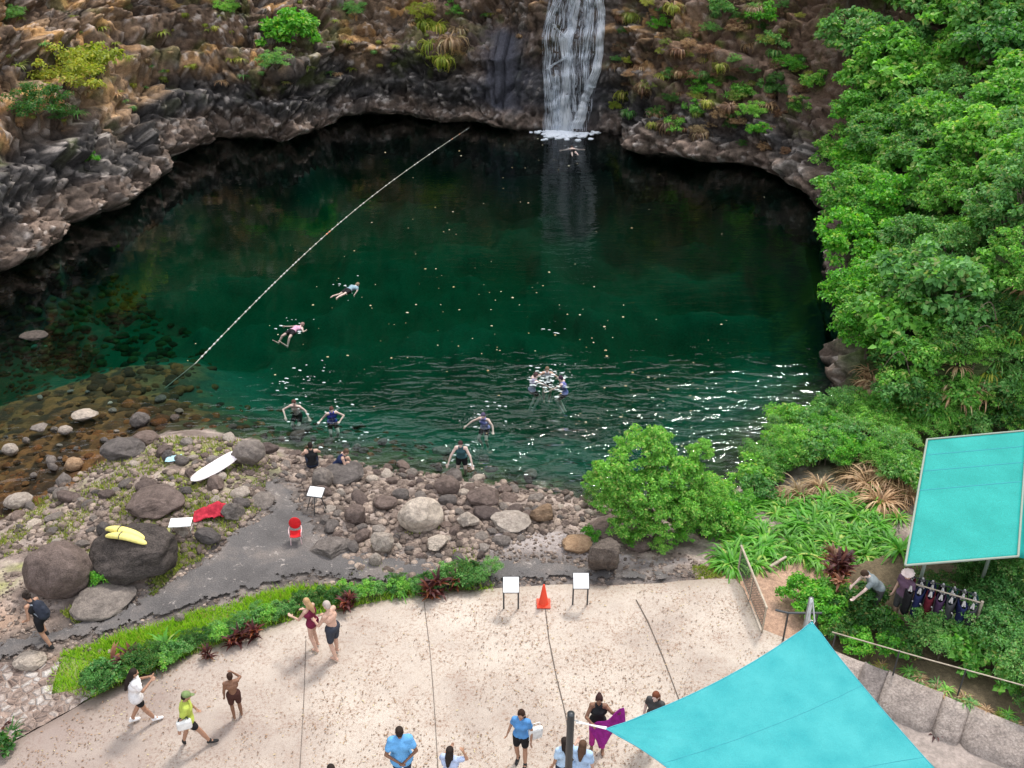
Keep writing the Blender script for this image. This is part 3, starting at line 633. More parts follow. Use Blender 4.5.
# ================================================================== foliage
def leaves(Pn, Nn, L, W, r, fold=.25, spread=0.):
    n = len(Pn); t = r.normal(size=(n, 3)); t -= (t*Nn).sum(1)[:, None]*Nn; t /= np.linalg.norm(t, axis=1)[:, None]+1e-9
    b = np.cross(Nn, t); l = (L*r.uniform(.6, 1.25, n))[:, None]; w = l*W
    base = Pn; tip = Pn+t*l-Nn*l*.12; a = Pn+t*l*.45+b*w*.5+Nn*w*fold; c = Pn+t*l*.45-b*w*.5+Nn*w*fold
    V = np.stack([base, a, tip, c], 1).reshape(-1, 3); i = np.arange(n)[:, None]*4
    return V, np.concatenate([i+np.array([[0, 1, 2]]), i+np.array([[0, 2, 3]])])
def crown_mesh(seed, n, clumps, leaf, W=.6, ell=(1, 1, .8), cr_=.24, low=-.35, hollow=.5):
    r = np.random.default_rng(seed); d = r.normal(size=(clumps*3, 3)); d /= np.linalg.norm(d, axis=1)[:, None]; d = d[d[:, 2] > low][:clumps]
    rad = r.uniform(hollow, 1., len(d))*(1+.28*fbm(d*1.8+seed, 2, seed)); cc = d*rad[:, None]*np.array(ell)
    k = r.integers(0, len(cc), n); s = r.normal(size=(n, 3)); s /= np.linalg.norm(s, axis=1)[:, None]; s *= (r.random(n)**.45)[:, None]
    s[:, 2] = np.abs(s[:, 2])*.75-.12
    csz = cr_*r.uniform(.6, 1.3, len(cc)); pos = cc[k]+s*csz[k][:, None]
    nn_ = s*.9+np.array([0, 0, .75])+.55*r.normal(size=(n, 3)); nn_ /= np.linalg.norm(nn_, axis=1)[:, None]
    V, T = leaves(pos, nn_, leaf, W, r); return mesh_np('crown', V, T)
def tubes(segs, sides=7):
    Vs = []; Fs = []
    for p0, p1, r0, r1 in segs:
        p0 = np.array(p0, float); p1 = np.array(p1, float); a = p1-p0; a /= np.linalg.norm(a)+1e-9
        u = np.cross(a, [0, 0, 1.]) if abs(a[2]) < .95 else np.cross(a, [1., 0, 0]); u /= np.linalg.norm(u); v = np.cross(a, u)
        th = np.arange(sides)*2*pi/sides; ring = np.cos(th)[:, None]*u+np.sin(th)[:, None]*v; b = sum(len(x) for x in Vs)
        Vs.append(np.r_[p0+ring*r0, p1+ring*r1, [p0], [p1]])
        for i in range(sides):
            j = (i+1) % sides; Fs += [(b+i, b+j, b+sides+j, b+sides+i), (b+j, b+i, b+2*sides, b+2*sides), (b+sides+i, b+sides+j, b+2*sides+1, b+2*sides+1)]
    V = np.concatenate(Vs); me = bpy.data.meshes.new('tube'); me.from_pydata(V.tolist(), [], [f if f[2] != f[3] else f[:3] for f in Fs]); me.update(); return me
def path_tube(pts, r0, r1=None, sides=8):
    r1 = r0 if r1 is None else r1; n = len(pts)-1
    return tubes([(pts[i], pts[i+1], r0+(r1-r0)*i/n, r0+(r1-r0)*(i+1)/n) for i in range(n)], sides)
def trunk_mesh(seed, h=1., spread=.55, r0=.05, n=7):
    r = random.Random(seed); segs = []; p = (0, 0, -.15); q = (r.uniform(-.08, .08), r.uniform(-.08, .08), h*.45); segs.append((p, q, r0, r0*.75))
    for i in range(n):
        a = r.uniform(0, 6.3); m = (q[0]+cos(a)*spread*.45, q[1]+sin(a)*spread*.45, h*r.uniform(.6, .85)); segs.append((q, m, r0*.55, r0*.35))
        e = (m[0]+cos(a+.4)*spread*.5, m[1]+sin(a+.4)*spread*.5, h*r.uniform(.85, 1.2)); segs.append((m, e, r0*.35, r0*.12))
    return tubes(segs)
CR = dict(
 tree=[crown_mesh(i, 3600, 46, .14, .62, (1, 1, .85)) for i in (1, 2, 3)],
 treef=[crown_mesh(i, 5200, 60, .10, .6, (1, 1, .8), .2) for i in (4, 5)],
 treeb=[crown_mesh(i, 2600, 44, .17, .7, (1, 1, .85), .26) for i in (14, 15)],
 bush=[crown_mesh(i, 1500, 22, .17, .55, (1, 1, .75), .3, -.1, .35) for i in (6, 7, 8)],
 fine=[crown_mesh(i, 3000, 34, .085, .5, (1, 1, .7), .26, -.15, .3) for i in (9, 10)],
 broad=[crown_mesh(i, 420, 16, .30, .72, (1, 1, .7), .3, -.1, .3) for i in (11, 12)])
TR = [trunk_mesh(i) for i in (1, 2, 3)]; ST = [trunk_mesh(i, .8, .5, .035, 6) for i in (4, 5)]
for t in TR+ST: t.materials.append(M['bark'])
for k_ in CR:
    for c_ in CR[k_]: c_.materials.append(M['leafA'])
def straps(seed, n, ln, w, arch=1., up=.9, segs=5, stiff=.5):
    r = np.random.default_rng(seed); Vs = []; Fs = []; b = 0
    for i in range(n):
        a = r.uniform(0, 2*pi); L = ln*r.uniform(.55, 1.15); e = up*r.uniform(.55, 1.25); p = np.array([cos(a)*.06, sin(a)*.06, 0])*r.uniform(0, 2); d = np.array([cos(a), sin(a)]); n_ = np.array([-sin(a), cos(a), 0])
        th = min(1.5, e); pts = [p]
        for k in range(segs):
            pts.append(pts[-1]+np.array([d[0]*cos(th), d[1]*cos(th), sin(th)])*L/segs); th -= arch*r.uniform(.25, .6)
        for k, p_ in enumerate(pts):
            ww = w*(1-(k/segs)**2.2)*(.5 if k == 0 else 1)/2+.001; Vs += [p_-n_*ww, p_+n_*ww]
        for k in range(segs): Fs.append((b+2*k, b+2*k+1, b+2*k+3, b+2*k+2))
        b += 2*(segs+1)
    me = mesh_np('blades', np.array(Vs), np.array(Fs)); me.materials.append(M['strap']); return me
M['driedark'] = m_leaf('leaf_russet', (.09, .05, .03), (.26, .15, .09), (.4, .28, .16), .2)
SB = [straps(i, 46, 1., .075) for i in (1, 2)]; SD = [straps(i, 120, 1., .035, 1.2, 1.) for i in (3, 4)]; STI = [straps(i, 20, 1., .22, .7, 1.1) for i in (5, 6)]; SH = [straps(i, 90, 1., .03, 1.9, .8, 7) for i in (7, 8)]
def plant(kind, loc, size, m, label, cat, group=None, name='shrub', trunk=None, h=None, sc=(1, 1, 1), rz=None, tiltv=None):
    root = empty(name, loc, random.uniform(0, 6.3) if rz is None else rz); tag(root, label, cat, group)
    if tiltv is not None: root.rotation_euler = tiltv
    if kind in CR:
        h = size*.75 if h is None else h
        mobj('crown' if trunk != 'stem' else 'foliage', random.choice(CR[kind]), m, root, (0, 0, h), (0, 0, random.uniform(0, 6)), (size*sc[0], size*sc[1], size*sc[2]))
        hh = h+.2*size; tm = random.choice(ST if trunk == 'stem' else TR)
        mobj('stem' if trunk == 'stem' else 'trunk', tm, None, root, (0, 0, 0), (0, 0, 0), (size*1.1, size*1.1, hh))
    return root
def tuft(meshes, loc, size, m, label, cat, group=None, name='fern_clump', zs=1., tiltv=None):
    o = mobj(name, random.choice(meshes), m, None, loc, tiltv or (0, 0, random.uniform(0, 6.3)), (size, size, size*zs)); return tag(o, label, cat, group)
def slope_push(h, d): return Vector((h.x, h.y-d, h.z))

# hedge along the terrace
hp, _, _ = resample(np.array([(98, 694), (128, 682), (160, 668), (190, 652), (225, 638), (262, 624), (300, 612), (345, 600), (390, 596), (430, 590), (470, 586), (492, 582)], float), 1.)
hp = hp[::8]
for i, (px, py) in enumerate(hp):
    for row in (0, 1):
        if row and (i % 3 == 2): continue
        h = P(px+random.uniform(-5, 5), py-1-row*7+random.uniform(-2, 2), 0); sz = random.uniform(.18, .30)*(1.55 if i < 7 else 1)*(1 if px < 440 else 1.5)
        plant(random.choice(['bush', 'fine', 'bush']), h, sz, M[random.choice(['leafC', 'leafE', 'leafA', 'leafC', 'leafE'])], 'low green hedge shrub on the terrace edge', 'shrub', 'hedge shrubs along the terrace', trunk='stem')
for px, py, s in [(128, 668, .75), (134, 660, .7), (232, 640, .5), (240, 636, .55), (255, 632, .55), (246, 628, .45), (346, 604, .6), (350, 598, .5), (430, 592, .7), (438, 586, .75), (456, 582, .6), (208, 652, .45)]:
    t = empty('ti_plant', P(px, py+6, 0)); tag(t, 'dark maroon ti plant standing in the terrace hedge', 'plant', 'maroon ti plants in the hedge')
    mobj('leaves', random.choice(STI), M['ti'], t, (0, 0, s*.35), (0, 0, random.uniform(0, 6)), (s*.62, s*.62, s*.8)); mobj('leaves', random.choice(STI), M['ti'], t, (0.02, 0, s*.05), (0, 0, random.uniform(0, 6)), (s*.6, s*.6, s*.6)); mobj('stem', path_tube([(0, 0, -.05), (.01, 0, s*.2), (0, .01, s*.5)], .018, .012), M['bark'], t)
for px, py, s, m, lab in [(112, 664, .5, 'copper', 'copper leaved plant at the left end of the hedge'), (352, 594, .34, 'copper', 'pinkish leaved plant beside the maroon pair in the hedge'), (300, 606, .4, 'copper', 'rusty plant in the hedge behind the couple'),
                          (166, 648, .75, 'strap', 'bright green strap leaved plant behind the woman in white'), (398, 590, .7, 'strap', 'bright green strap leaved plant at the middle of the hedge'), (412, 588, .5, 'strap', 'smaller bright strap leaved plant next to the bigger one'), (470, 574, .62, 'strap', 'spiky green plant at the right end of the hedge')]:
    tuft(STI if m == 'copper' else SB, P(px, py, 0), s, M[m], lab, 'plant', name='strap_plant', zs=1.15)

# grass strips and mossy grass between the rocks
def blades(name, polys, m, hgt, w, flat=False, zmin=-9):
    Vs = []
    for poly, n in polys:
        pts = np.array(sample_px(poly, n)); 
        for px, py in pts:
            h = hit(px, py)
            if h.z < max(zmin, ZW+.03): continue
            nz = vnoise(np.array([[h.x*1.3, h.y*1.3, 7.]]), 3)[0]
            if nz < -.25 and flat: continue
            L = hgt*random.uniform(.5, 1.3)*(1+.6*nz); a = random.uniform(0, 6.3); lean = random.uniform(.1, .7)*L; ww = w*random.uniform(.6, 1.3)
            b = random.uniform(0, 6.3)
            Vs += [(h.x-cos(a)*ww, h.y-sin(a)*ww, h.z), (h.x+cos(a)*ww, h.y+sin(a)*ww, h.z), (h.x+cos(b)*lean, h.y+sin(b)*lean, h.z+L)]
    V = np.array(Vs); return tag(mobj(name, mesh_np(name, V, np.arange(len(V)).reshape(-1, 3)), m), kind='stuff')
blades('grass', [(grass_px, 15000), ([(60, 655), (130, 634), (200, 612), (300, 586), (350, 588), (345, 600), (260, 622), (190, 645), (120, 668)], 9000)], M['grass'], .17, .016)
blades('moss_grass', [(ZM, 24000), ([(128, 520), (200, 520), (205, 560), (180, 570)], 1600), ([(0, 505), (60, 485), (60, 530), (0, 545)], 900), ([(60, 612), (140, 590), (190, 560), (150, 600), (80, 628)], 1500), ([(340, 540), (470, 540), (480, 575), (350, 575)], 1300), ([(395, 535), (450, 525), (450, 540), (400, 545)], 300), ([(690, 560), (720, 558), (722, 578), (695, 580)], 900)], M['mossgrass'], .10, .022, True)
plant('bush', hit(104, 585), .34, M['leafB'], 'bright green bush between the round boulder and the dark boulder', 'shrub', trunk='stem', sc=(1, 1, 1.1))
plant('bush', hit(593, 540), .3, M['leafB'], 'small green bush behind the dark cube shaped boulder', 'shrub', trunk='stem')

# the big tree on the near shore
tb = hit(655, 538)
t = empty('shore_tree', tb); tag(t, 'large leafy green tree on the near shore beside the gravel', 'tree'); t.scale = (.82, .82, .86)
lob = [(-1.55, .2, 2.35, .85), (-.6, .9, 3.0, .95), (-1.35, .3, 1.35, .85), (.3, .5, 2.45, .9), (1.1, .9, 1.9, .85), (.1, -.3, 1.2, 1.0), (1.55, 1.2, 2.75, .5), (-.5, -.1, 2.1, .95), (1.5, .1, .9, .9), (-.1, 1.0, 3.35, .6), (-2.1, .6, 1.9, .55), (-.9, -.3, .8, .8), (.8, -.2, 1.5, .7), (1.9, .4, 1.6, .6)]
vs = []; fs = []; nb = 0
for i, (a, b, c, s) in enumerate(lob):
    me = CR['treef'][i % 2] if i % 3 else CR['tree'][i % 3]; vv = np.zeros(len(me.vertices)*3); me.vertices.foreach_get('co', vv); vv = vv.reshape(-1, 3); a_ = i*1.3
    vv = vv@np.array([[cos(a_), sin(a_), 0], [-sin(a_), cos(a_), 0], [0, 0, 1]])*s+np.array([a, b, c]); ff = np.zeros(len(me.polygons)*3, dtype=np.int32); me.polygons.foreach_get('vertices', ff); vs.append(vv); fs.append(ff.reshape(-1, 3)+nb); nb += len(vv)
mobj('crown', mesh_np('crown', np.concatenate(vs), np.concatenate(fs)), M['leafA'], t)
mobj('trunk', tubes([((0, 0, -.3), (.1, .1, .9), .13, .10)]+[((.1, .1, .9), ((.1+a)*.5, (.1+b)*.5, c*.55), .08, .055) for a, b, c, s in lob]+[(((.1+a)*.5, (.1+b)*.5, c*.55), (a, b, c+.2), .055, .02) for a, b, c, s in lob]), M['bark'], t)

G_under = 'low shrubs around the shore tree'
for px, py, s, m in [(700, 522, .7, 'leafA'), (680, 545, .45, 'leafB'), (640, 540, .4, 'leafB'), (660, 555, .4, 'leafA'), (720, 540, .6, 'leafA'), (612, 512, .5, 'leafA'), (590, 505, .4, 'leafC'), (735, 515, .6, 'leafA'), (712, 505, .7, 'leafA'), (725, 525, .6, 'leafB'), (690, 510, .6, 'leafC'), (630, 548, .3, 'leafB'), (752, 500, .6, 'leafE')]:
    plant('fine' if s < .5 else 'bush', hit(px, py), s, M[m], 'low green shrub around the foot of the shore tree', 'shrub', G_under, trunk='stem')
# strap-leaved bank
for px, py in sample_px([(700, 520), (760, 500), (905, 495), (902, 556), (850, 566), (790, 560), (725, 572), (700, 545)], 105):
    tuft(SB, hit(px, py), random.uniform(.55, 1.0), M[random.choice(['strap', 'strap', 'leafB'])], 'bright green strap leaved clump on the bank behind the mesh fence', 'plant', 'strap leaved clumps of the bank')
# mixed bank
for px, py in sample_px([(748, 450), (800, 425), (858, 405), (930, 440), (915, 500), (860, 470), (800, 470), (740, 500)], 74):
    plant(random.choice(['fine', 'fine', 'bush']), hit(px, py), random.uniform(.45, .85), M[random.choice(['leafE', 'leafA', 'leafA', 'leafB', 'leafE'])], 'loose mixed shrub on the pool bank left of the canopy', 'shrub', 'mixed shrubs of the pool bank', trunk='stem')
for px, py, s in [(800, 497, 1.0), (820, 490, .9), (786, 500, .7), (868, 488, 1.3), (893, 480, 1.35), (880, 505, 1.2), (905, 498, 1.0), (850, 478, .9), (872, 470, 1.)]:
    tuft(SD, hit(px, py), s, M['dry'], 'straw brown arching grass clump left of the canopy', 'grass clump', 'straw brown grass clumps', name='dry_grass_clump', zs=1.1)
# scrub behind the canopy
for px, py in sample_px([(862, 385), (880, 350), (960, 320), (1030, 290), (1030, 440), (930, 440)], 110):
    h = hit(px, py)
    if random.random() < .5: tuft(random.choice([SB, SH]), h, random.uniform(.7, 1.3), M[random.choice(['leafA', 'strap', 'dry', 'leafE', 'leafD'])], 'arching leaf clump in the scrub behind the canopy', 'plant', 'leaf clumps behind the canopy')
    else: plant(random.choice(['bush', 'fine']), h, random.uniform(.55, .95), M[random.choice(['leafA', 'leafE', 'leafE', 'leafA', 'leafC'])], 'tangled shrub in the scrub behind the canopy', 'shrub', 'shrubs behind the canopy', trunk='stem')
for i in range(4):                                      # bare arching stems
    h = hit(random.uniform(890, 1015), random.uniform(330, 420)); a = random.uniform(2, 4.4); L = random.uniform(1.2, 2.4)
    tag(mobj('bare_branch', path_tube([tuple(h+Vector((cos(a)*L*t_, -.2*t_, 1.1+L*.55*math.sin(t_*2.6)))) for t_ in (0, .12, .25, .37, .5, .62, .75, .87, 1)], .02, .008), M['bark']), 'bare arching branch sticking out of the scrub', 'branch', 'bare branches in the scrub')
# hillside trees on the right
JT = [(862, 110), (835, 30), (800, -20), (900, -20), (1040, -20), (1050, 330), (960, 335), (880, 368), (852, 360), (842, 300), (846, 240), (846, 190), (850, 150)]
jp = sorted(sample_px(JT, 190), key=lambda p: p[1]); pl = []
for px, py in jp:
    h = hit(px, py)
    if any((h-q_).length < 1.3 for q_ in pl): continue
    pl.append(h); s = random.uniform(1.1, 1.9)*(1.15 if h.y > 50 else .92)
    kind = random.choice(['tree', 'treeb', 'treef', 'treeb', 'treef']); big_ = s > 1.75
    plant(kind, h, s, M[random.choice(['leafA', 'leafE', 'leafA', 'leafA', 'leafE'])], ('tall leafy' if big_ else 'medium leafy')+' tree of the dense wood covering the right slope', 'tree', ('tall' if big_ else 'medium')+' trees of the right slope', name='tree', h=s*random.uniform(.6, 1.0))
for px, py, s in [(862, 135, 1.6), (850, 178, 1.8), (850, 225, 1.9), (858, 270, 1.9), (862, 318, 1.6), (872, 350, 1.3), (872, 185, 2.0), (885, 240, 1.9), (870, 130, 1.9)]:
    h = hit(px, py); plant('treef', h+Vector((-.3, -.3, 0)), s, M[random.choice(['leafB', 'leafA', 'leafB'])], 'bright round crowned tree leaning over the right rim of the pool', 'tree', 'trees over the right rim', name='tree', h=s*.8)
# plants on the cliff
def cliffbush(px, py, s, m, kind, lab, grp=None, drop=.35):
    h = hit(px, py); plant(kind, h+Vector((0, -.15*s, -drop*s)), s, M[m], lab, 'shrub', grp, trunk='stem', h=s*.55)
cliffbush(70, 88, 2.5, 'leafD', 'fine', 'big yellow green bush on the ledge of the left cliff'); cliffbush(98, 72, 1.8, 'leafD', 'bush', 'smaller yellow green bush right of the big one on the left ledge'); cliffbush(38, 112, 1.7, 'leafC', 'fine', 'dark green bush below the big yellow green one on the left cliff'); cliffbush(62, 118, .9, 'leafC', 'fine', 'dark creeping bush low on the left cliff')
cliffbush(292, 40, 1.9, 'leafB', 'tree', 'round bright green bush on the top of the back cliff'); cliffbush(278, 66, 1.2, 'leafE', 'fine', 'darker bush under the round bright one on the back cliff'); cliffbush(90, 160, .55, 'leafB', 'bush', 'small bright plant halfway down the left cliff'); cliffbush(354, 14, 1.0, 'leafE', 'fine', 'green bush at the upper rim between the round bush and the grass')
cliffbush(425, 18, 1.3, 'leafD', 'fine', 'olive bush behind the yellow hanging grass'); cliffbush(455, 14, 1.0, 'leafA', 'fine', 'green bush above the basalt columns'); cliffbush(230, 12, 1., 'leafA', 'fine', 'green bush at the upper edge left of the round bush'); cliffbush(10, 20, 1., 'leafE', 'fine', 'green bush in the upper left corner of the cliff')
for px, py, s, m in [(436, 26, 2.6, 'leafD'), (450, 40, 2.7, 'dry'), (430, 44, 2.2, 'leafD'), (458, 30, 2.2, 'dry'), (442, 58, 2., 'leafD'), (424, 22, 2., 'leafD')]:
    tuft(SH, hit(px, py)+Vector((0, -.4, 0)), s, M[m], 'yellow hanging grass on the back cliff', 'grass clump', 'yellow hanging grass on the back cliff', name='dry_grass_clump')
for px, py, s, m in [(660, 28, .9, 'leafB'), (700, 92, 1.1, 'leafB'), (690, 112, .8, 'leafA'), (740, 96, .9, 'leafA'), (752, 116, 1.0, 'leafA'), (732, 62, .6, 'leafE'), (628, 62, .6, 'leafD'), (615, 108, .5, 'leafD'), (672, 128, .8, 'leafA'), (758, 132, .7, 'leafB'), (770, 90, .8, 'leafE'), (720, 12, .9, 'leafE'), (790, 70, 1.1, 'leafB'), (760, 20, 1.1, 'leafB'), (800, 110, .9, 'leafA'), (775, 45, 1.0, 'leafE'), (815, 85, 1.0, 'leafA')]:
    cliffbush(px, py, s, m, random.choice(['bush', 'fine']), 'green bush clinging to the cliff right of the waterfall', 'bushes on the cliff right of the waterfall')
for px, py in sample_px([(618, 0), (800, 0), (815, 120), (790, 160), (640, 130), (612, 90)], 120):
    if random.random() < .6: cliffbush(px, py, random.uniform(.35, .8), random.choice(['driedark', 'driedark', 'leafE', 'leafC', 'dry', 'mossgrass']), 'fine', 'low brown or dull green scrub on the cliff right of the waterfall', 'low scrub right of the waterfall'); continue
    tuft(SH, hit(px, py)+Vector((0, -.15, .1)), random.uniform(.7, 1.7), M[random.choice(['driedark', 'driedark', 'dry', 'mossgrass', 'leafE'])], 'brown trailing growth on the cliff right of the waterfall', 'plant', 'trailing growth right of the waterfall', name='hanging_plant')
for px, py in sample_px([(0, 20), (220, 0), (520, 0), (520, 40), (400, 70), (230, 90), (120, 110), (0, 140)], 90):
    tuft(random.choice([SH, SB]), hit(px, py)+Vector((0, -.1, 0)), random.uniform(.3, .75), M[random.choice(['dry', 'leafD', 'leafE', 'mossgrass'])], 'small grass tuft rooted in the left and back cliff', 'grass clump', 'small tufts on the left and back cliff', name='grass_tuft')
# below the canopy and above the wall
for px, py in sample_px([(935, 600), (1040, 570), (1040, 720), (985, 700), (930, 670), (900, 650)], 30):
    plant('fine', hit(px, py), random.uniform(.5, .85), M[random.choice(['leafC', 'leafE', 'leafE'])], 'fine leaved dark shrub in front of the canopy', 'shrub', 'fine leaved shrubs in front of the canopy', trunk='stem')
for px, py in sample_px([(790, 600), (850, 600), (905, 640), (900, 668), (850, 655), (815, 625)], 26):
    plant('bush', hit(px, py), random.uniform(.35, .6), M[random.choice(['leafA', 'leafC', 'leafB'])], 'green leafy shrub between the stair rail and the vest rack', 'shrub', 'shrubs by the stair rail', trunk='stem')
for px, py, s in [(955, 662, .6), (975, 655, .6), (1005, 690, .55), (985, 640, .5), (968, 675, .4), (1012, 665, .5)]:
    plant('broad', hit(px, py), s, M['leafA'], 'broad leaved green plant above the concrete wall', 'plant', 'broad leaved plants above the wall', name='broad_leaved_plant', trunk='stem')
for px, py in sample_px([(850, 655), (905, 670), (1024, 722), (1024, 735), (930, 695), (850, 668)], 40):
    tuft(SB, hit(px, py), random.uniform(.18, .35), M[random.choice(['leafD', 'leafA', 'leafE', 'dry'])], 'little green tuft on top of the concrete wall', 'plant', 'little tufts on the concrete wall')
for j, (px, py, s) in enumerate([(833, 592, .9), (828, 580, .8), (840, 585, .8), (835, 604, .7)]):
    t = empty('ti_plant', hit(px, py)); tag(t, 'tall wine red ti plant beside the person in grey', 'plant', 'wine red ti plants by the stair rail')
    for q_ in (.35, .7, 1.05): mobj('leaves', STI[j % 2], M['ti' if j % 2 == 0 else 'copper'], t, (0, 0, q_*s), (0, 0, random.uniform(0, 6)), (.55*s, .55*s, .6*s))
    mobj('stem', path_tube([(0, 0, -.1), (.02, 0, .6*s), (0, .02, 1.1*s)], .02, .014), M['bark'], t)
tuft(STI, hit(935, 735), .35, M['ti'], 'small red brown plant at the foot of the concrete wall', 'plant', name='ti_plant')
tuft(SB, hit(12, 735), .45, M['leafC'], 'dark green strap leaved plant at the lower left edge', 'plant', name='strap_plant'); plant('broad', hit(6, 752), .35, M['leafC'], 'dark broad leaved plant in the lower left corner', 'plant', name='broad_leaved_plant', trunk='stem'); tuft(STI, hit(3, 728), .3, M['ti'], 'small red leaved plant at the left frame edge by the cobbles', 'plant', name='ti_plant')
tag(mobj('fallen_branch', path_tube([tuple(P(770, 567, .06)), tuple(P(778, 562, .1)), tuple(P(786, 557, .12))], .05, .04), M['wood']), 'pale cut branch lying on the reddish earth', 'branch')

for px, py, s_ in [(985, 632, 1.0), (998, 606, .9), (950, 628, .6), (1012, 612, 1.1), (1030, 640, 1.1), (960, 640, .85), (1000, 660, .9), (1035, 590, 1.1), (930, 640, .7), (1024, 690, .8)]:
    plant('fine', hit(px, py), s_, M[random.choice(['leafE', 'leafC', 'leafE'])], 'tall feathery shrub below the lower right corner of the canopy', 'shrub', 'tall feathery shrubs by the canopy', trunk='stem', h=s_*.9)
# leaf litter trodden over the terrace
Vs = []
for px, py in sample_px([(30, 735), (190, 660), (340, 615), (500, 596), (720, 585), (770, 640), (800, 720), (700, 790), (0, 790)], 8500):
    p = P(px, py, .022); nz_ = vnoise(np.array([[p.x*.55, p.y*.55, 4.]]), 6)[0]+.6*vnoise(np.array([[p.x*1.7, p.y*1.7, 4.]]), 7)[0]
    if nz_ < -.1 and random.random() < .75: continue
    L = random.uniform(.010, .038); a = random.uniform(0, 6.3); w_ = L*random.uniform(.25, .5); d_ = Vector((cos(a), sin(a), 0)); n_ = Vector((-sin(a), cos(a), 0)); z_ = Vector((0, 0, random.uniform(0, .014)))
    Vs += [tuple(p-d_*L), tuple(p+n_*w_+z_), tuple(p+d_*L+z_*.5), tuple(p-n_*w_)]
tag(mobj('fallen_leaves', mesh_np('fallen_leaves', np.array(Vs), np.arange(len(Vs)).reshape(-1, 4)), m_leaf('fallen_leaf', (.10, .05, .03), (.36, .22, .13), (.5, .42, .25), .05)), kind='stuff')

# ================================================================== waterfall
def wall_pt(px, py, off=.0):
    d = ray(px, py); r = bvc.ray_cast(CAM, d); return (CAM+d*(r[3]-off)) if r[0] else P(px, py, 3)
mf = bpy.data.materials.new('falling_water'); mf.use_nodes = True; k = N(mf); k.b.inputs['Base Color'].default_value = (.92, .95, 1, 1); k.b.inputs['Roughness'].default_value = .35
uv = k.n('ShaderNodeAttribute'); uv.attribute_name = 'flow'; mpn = k.n('ShaderNodeMapping'); k.l(uv.outputs['Vector'], mpn.inputs['Vector']); mpn.inputs['Scale'].default_value = (8, .6, 1)
f1 = k.noise(mpn.outputs[0], 1.6, 6, .72, .35); sxx = k.n('ShaderNodeSeparateXYZ'); k.l(uv.outputs['Vector'], sxx.inputs[0])
al = k.math('ADD', k.math('MULTIPLY', k.math('SUBTRACT', f1, .5), 2.6), sxx.outputs[2]); k.col(k.ramp(al, [(.40, (.50, .62, .80)), (.72, (.95, .97, 1.))])); al = k.ramp(al, [(.42, 0.), (.58, .8), (.74, 1.)]); k.bump(f1, .5, .05); tt = k.n('ShaderNodeBsdfTranslucent'); tt.inputs['Color'].default_value = (.9, .95, 1, 1); mx = k.n('ShaderNodeMixShader'); mx.inputs[0].default_value = .5; k.l(k.b.outputs[0], mx.inputs[1]); k.l(tt.outputs[0], mx.inputs[2]); tp_ = k.n('ShaderNodeBsdfTransparent'); mx2 = k.n('ShaderNodeMixShader'); k.l(al, mx2.inputs[0]); k.l(tp_.outputs[0], mx2.inputs[1]); k.l(mx.outputs[0], mx2.inputs[2]); k.l(mx2.outputs[0], k.out.inputs[0])
mfw = mat('white_water', (.82, .85, .9), .5); kk = N(mfw); f_ = kk.noise(kk.coord(), 6, 5, .7); kk.bump(f_, .8, .08)
def ribbon(strands, m, name, parent, off=.12, rows=46):
    V = []; Fq = []; A = []
    for si, (pts, wts, dens) in enumerate(strands):
        pts = np.array(pts, float); ys = np.linspace(pts[0, 1], pts[-1, 1], rows); xs_ = np.interp(ys, pts[:, 1], pts[:, 0]); ww = np.interp(ys, pts[:, 1], np.array(wts)); dd = np.interp(ys, pts[:, 1], np.array(dens) if hasattr(dens, '__len__') else [dens]*len(pts))
        nc = 7; b = len(V)
        for j in range(rows):
            xj = xs_[j]+.35*math.sin(j*.7+si*2)+.5*math.sin(j*.23+si)
            for c in range(nc):
                u = c/(nc-1)*2-1; p = wall_pt(xj+u*ww[j]/2, ys[j], off+.10*(1-u*u)+.02*si)
                V.append(tuple(p)); A.append((si*3.7+u*ww[j]/16., p.z*1.0+si, dd[j]-.16*u**4*(1 if si or name != 'water_veil' else .3)))
        for j in range(rows-1):
            for c in range(nc-1): a = b+j*nc+c; Fq.append((a, a+1, a+nc+1, a+nc))
    V = np.array(V); 
    me = mesh_np(name, V, np.array(Fq), True); at = me.attributes.new('flow', 'FLOAT_VECTOR', 'POINT'); at.data.foreach_set('vector', np.array(A, dtype=np.float32).ravel()); return mobj(name, me, m, parent)
wf = empty('waterfall', P(572, 136, ZW)); tag(wf, 'white waterfall streaming over dark rock into the pool', 'waterfall')
yb = 131
def wrel(o): o.matrix_parent_inverse = Matrix.Translation(-wf.location); return o
wrel(ribbon([([(578, -12), (572, 30), (570, 80), (566, yb)], [54, 60, 54, 42], [.46, .42, .40, .42])], mf, 'water_veil', wf, .08))
wrel(ribbon([([(598, -12), (602, 20), (600, 45), (596, 70), (590, 88)], [8, 8, 8, 9, 12], .72), ([(590, 84), (584, 104), (576, yb-2)], [10, 9, 14], .76), ([(578, -12), (573, 26), (566, 38), (566, 58), (566, 80), (565, 105), (563, yb)], [9, 9, 14, 9, 8, 12, 22], [.6, .68, .78, .72, .68, .72, .82]),
       ([(562, -12), (553, 12), (547, 26), (546, 45), (547, 70), (552, 100), (551, yb)], [10, 9, 7, 6, 9, 15, 18], [.5, .55, .5, .5, .58, .55, .6]), ([(590, -12), (588, 30), (585, 60), (586, 90)], [12, 10, 9, 7], .53), ([(571, -12), (569, 20), (571, 60), (574, 112)], [7, 6, 6, 5], .5), ([(557, 70), (556, 100), (557, yb)], [6, 8, 10], .56), ([(566, 56), (560, 61), (552, 65), (547, 70)], [5, 5, 4, 5], .66), ([(553, 24), (558, 31), (566, 38)], [4, 4, 5], .62)], mf, 'water_strand', wf, .14))
bm = bmesh.new()
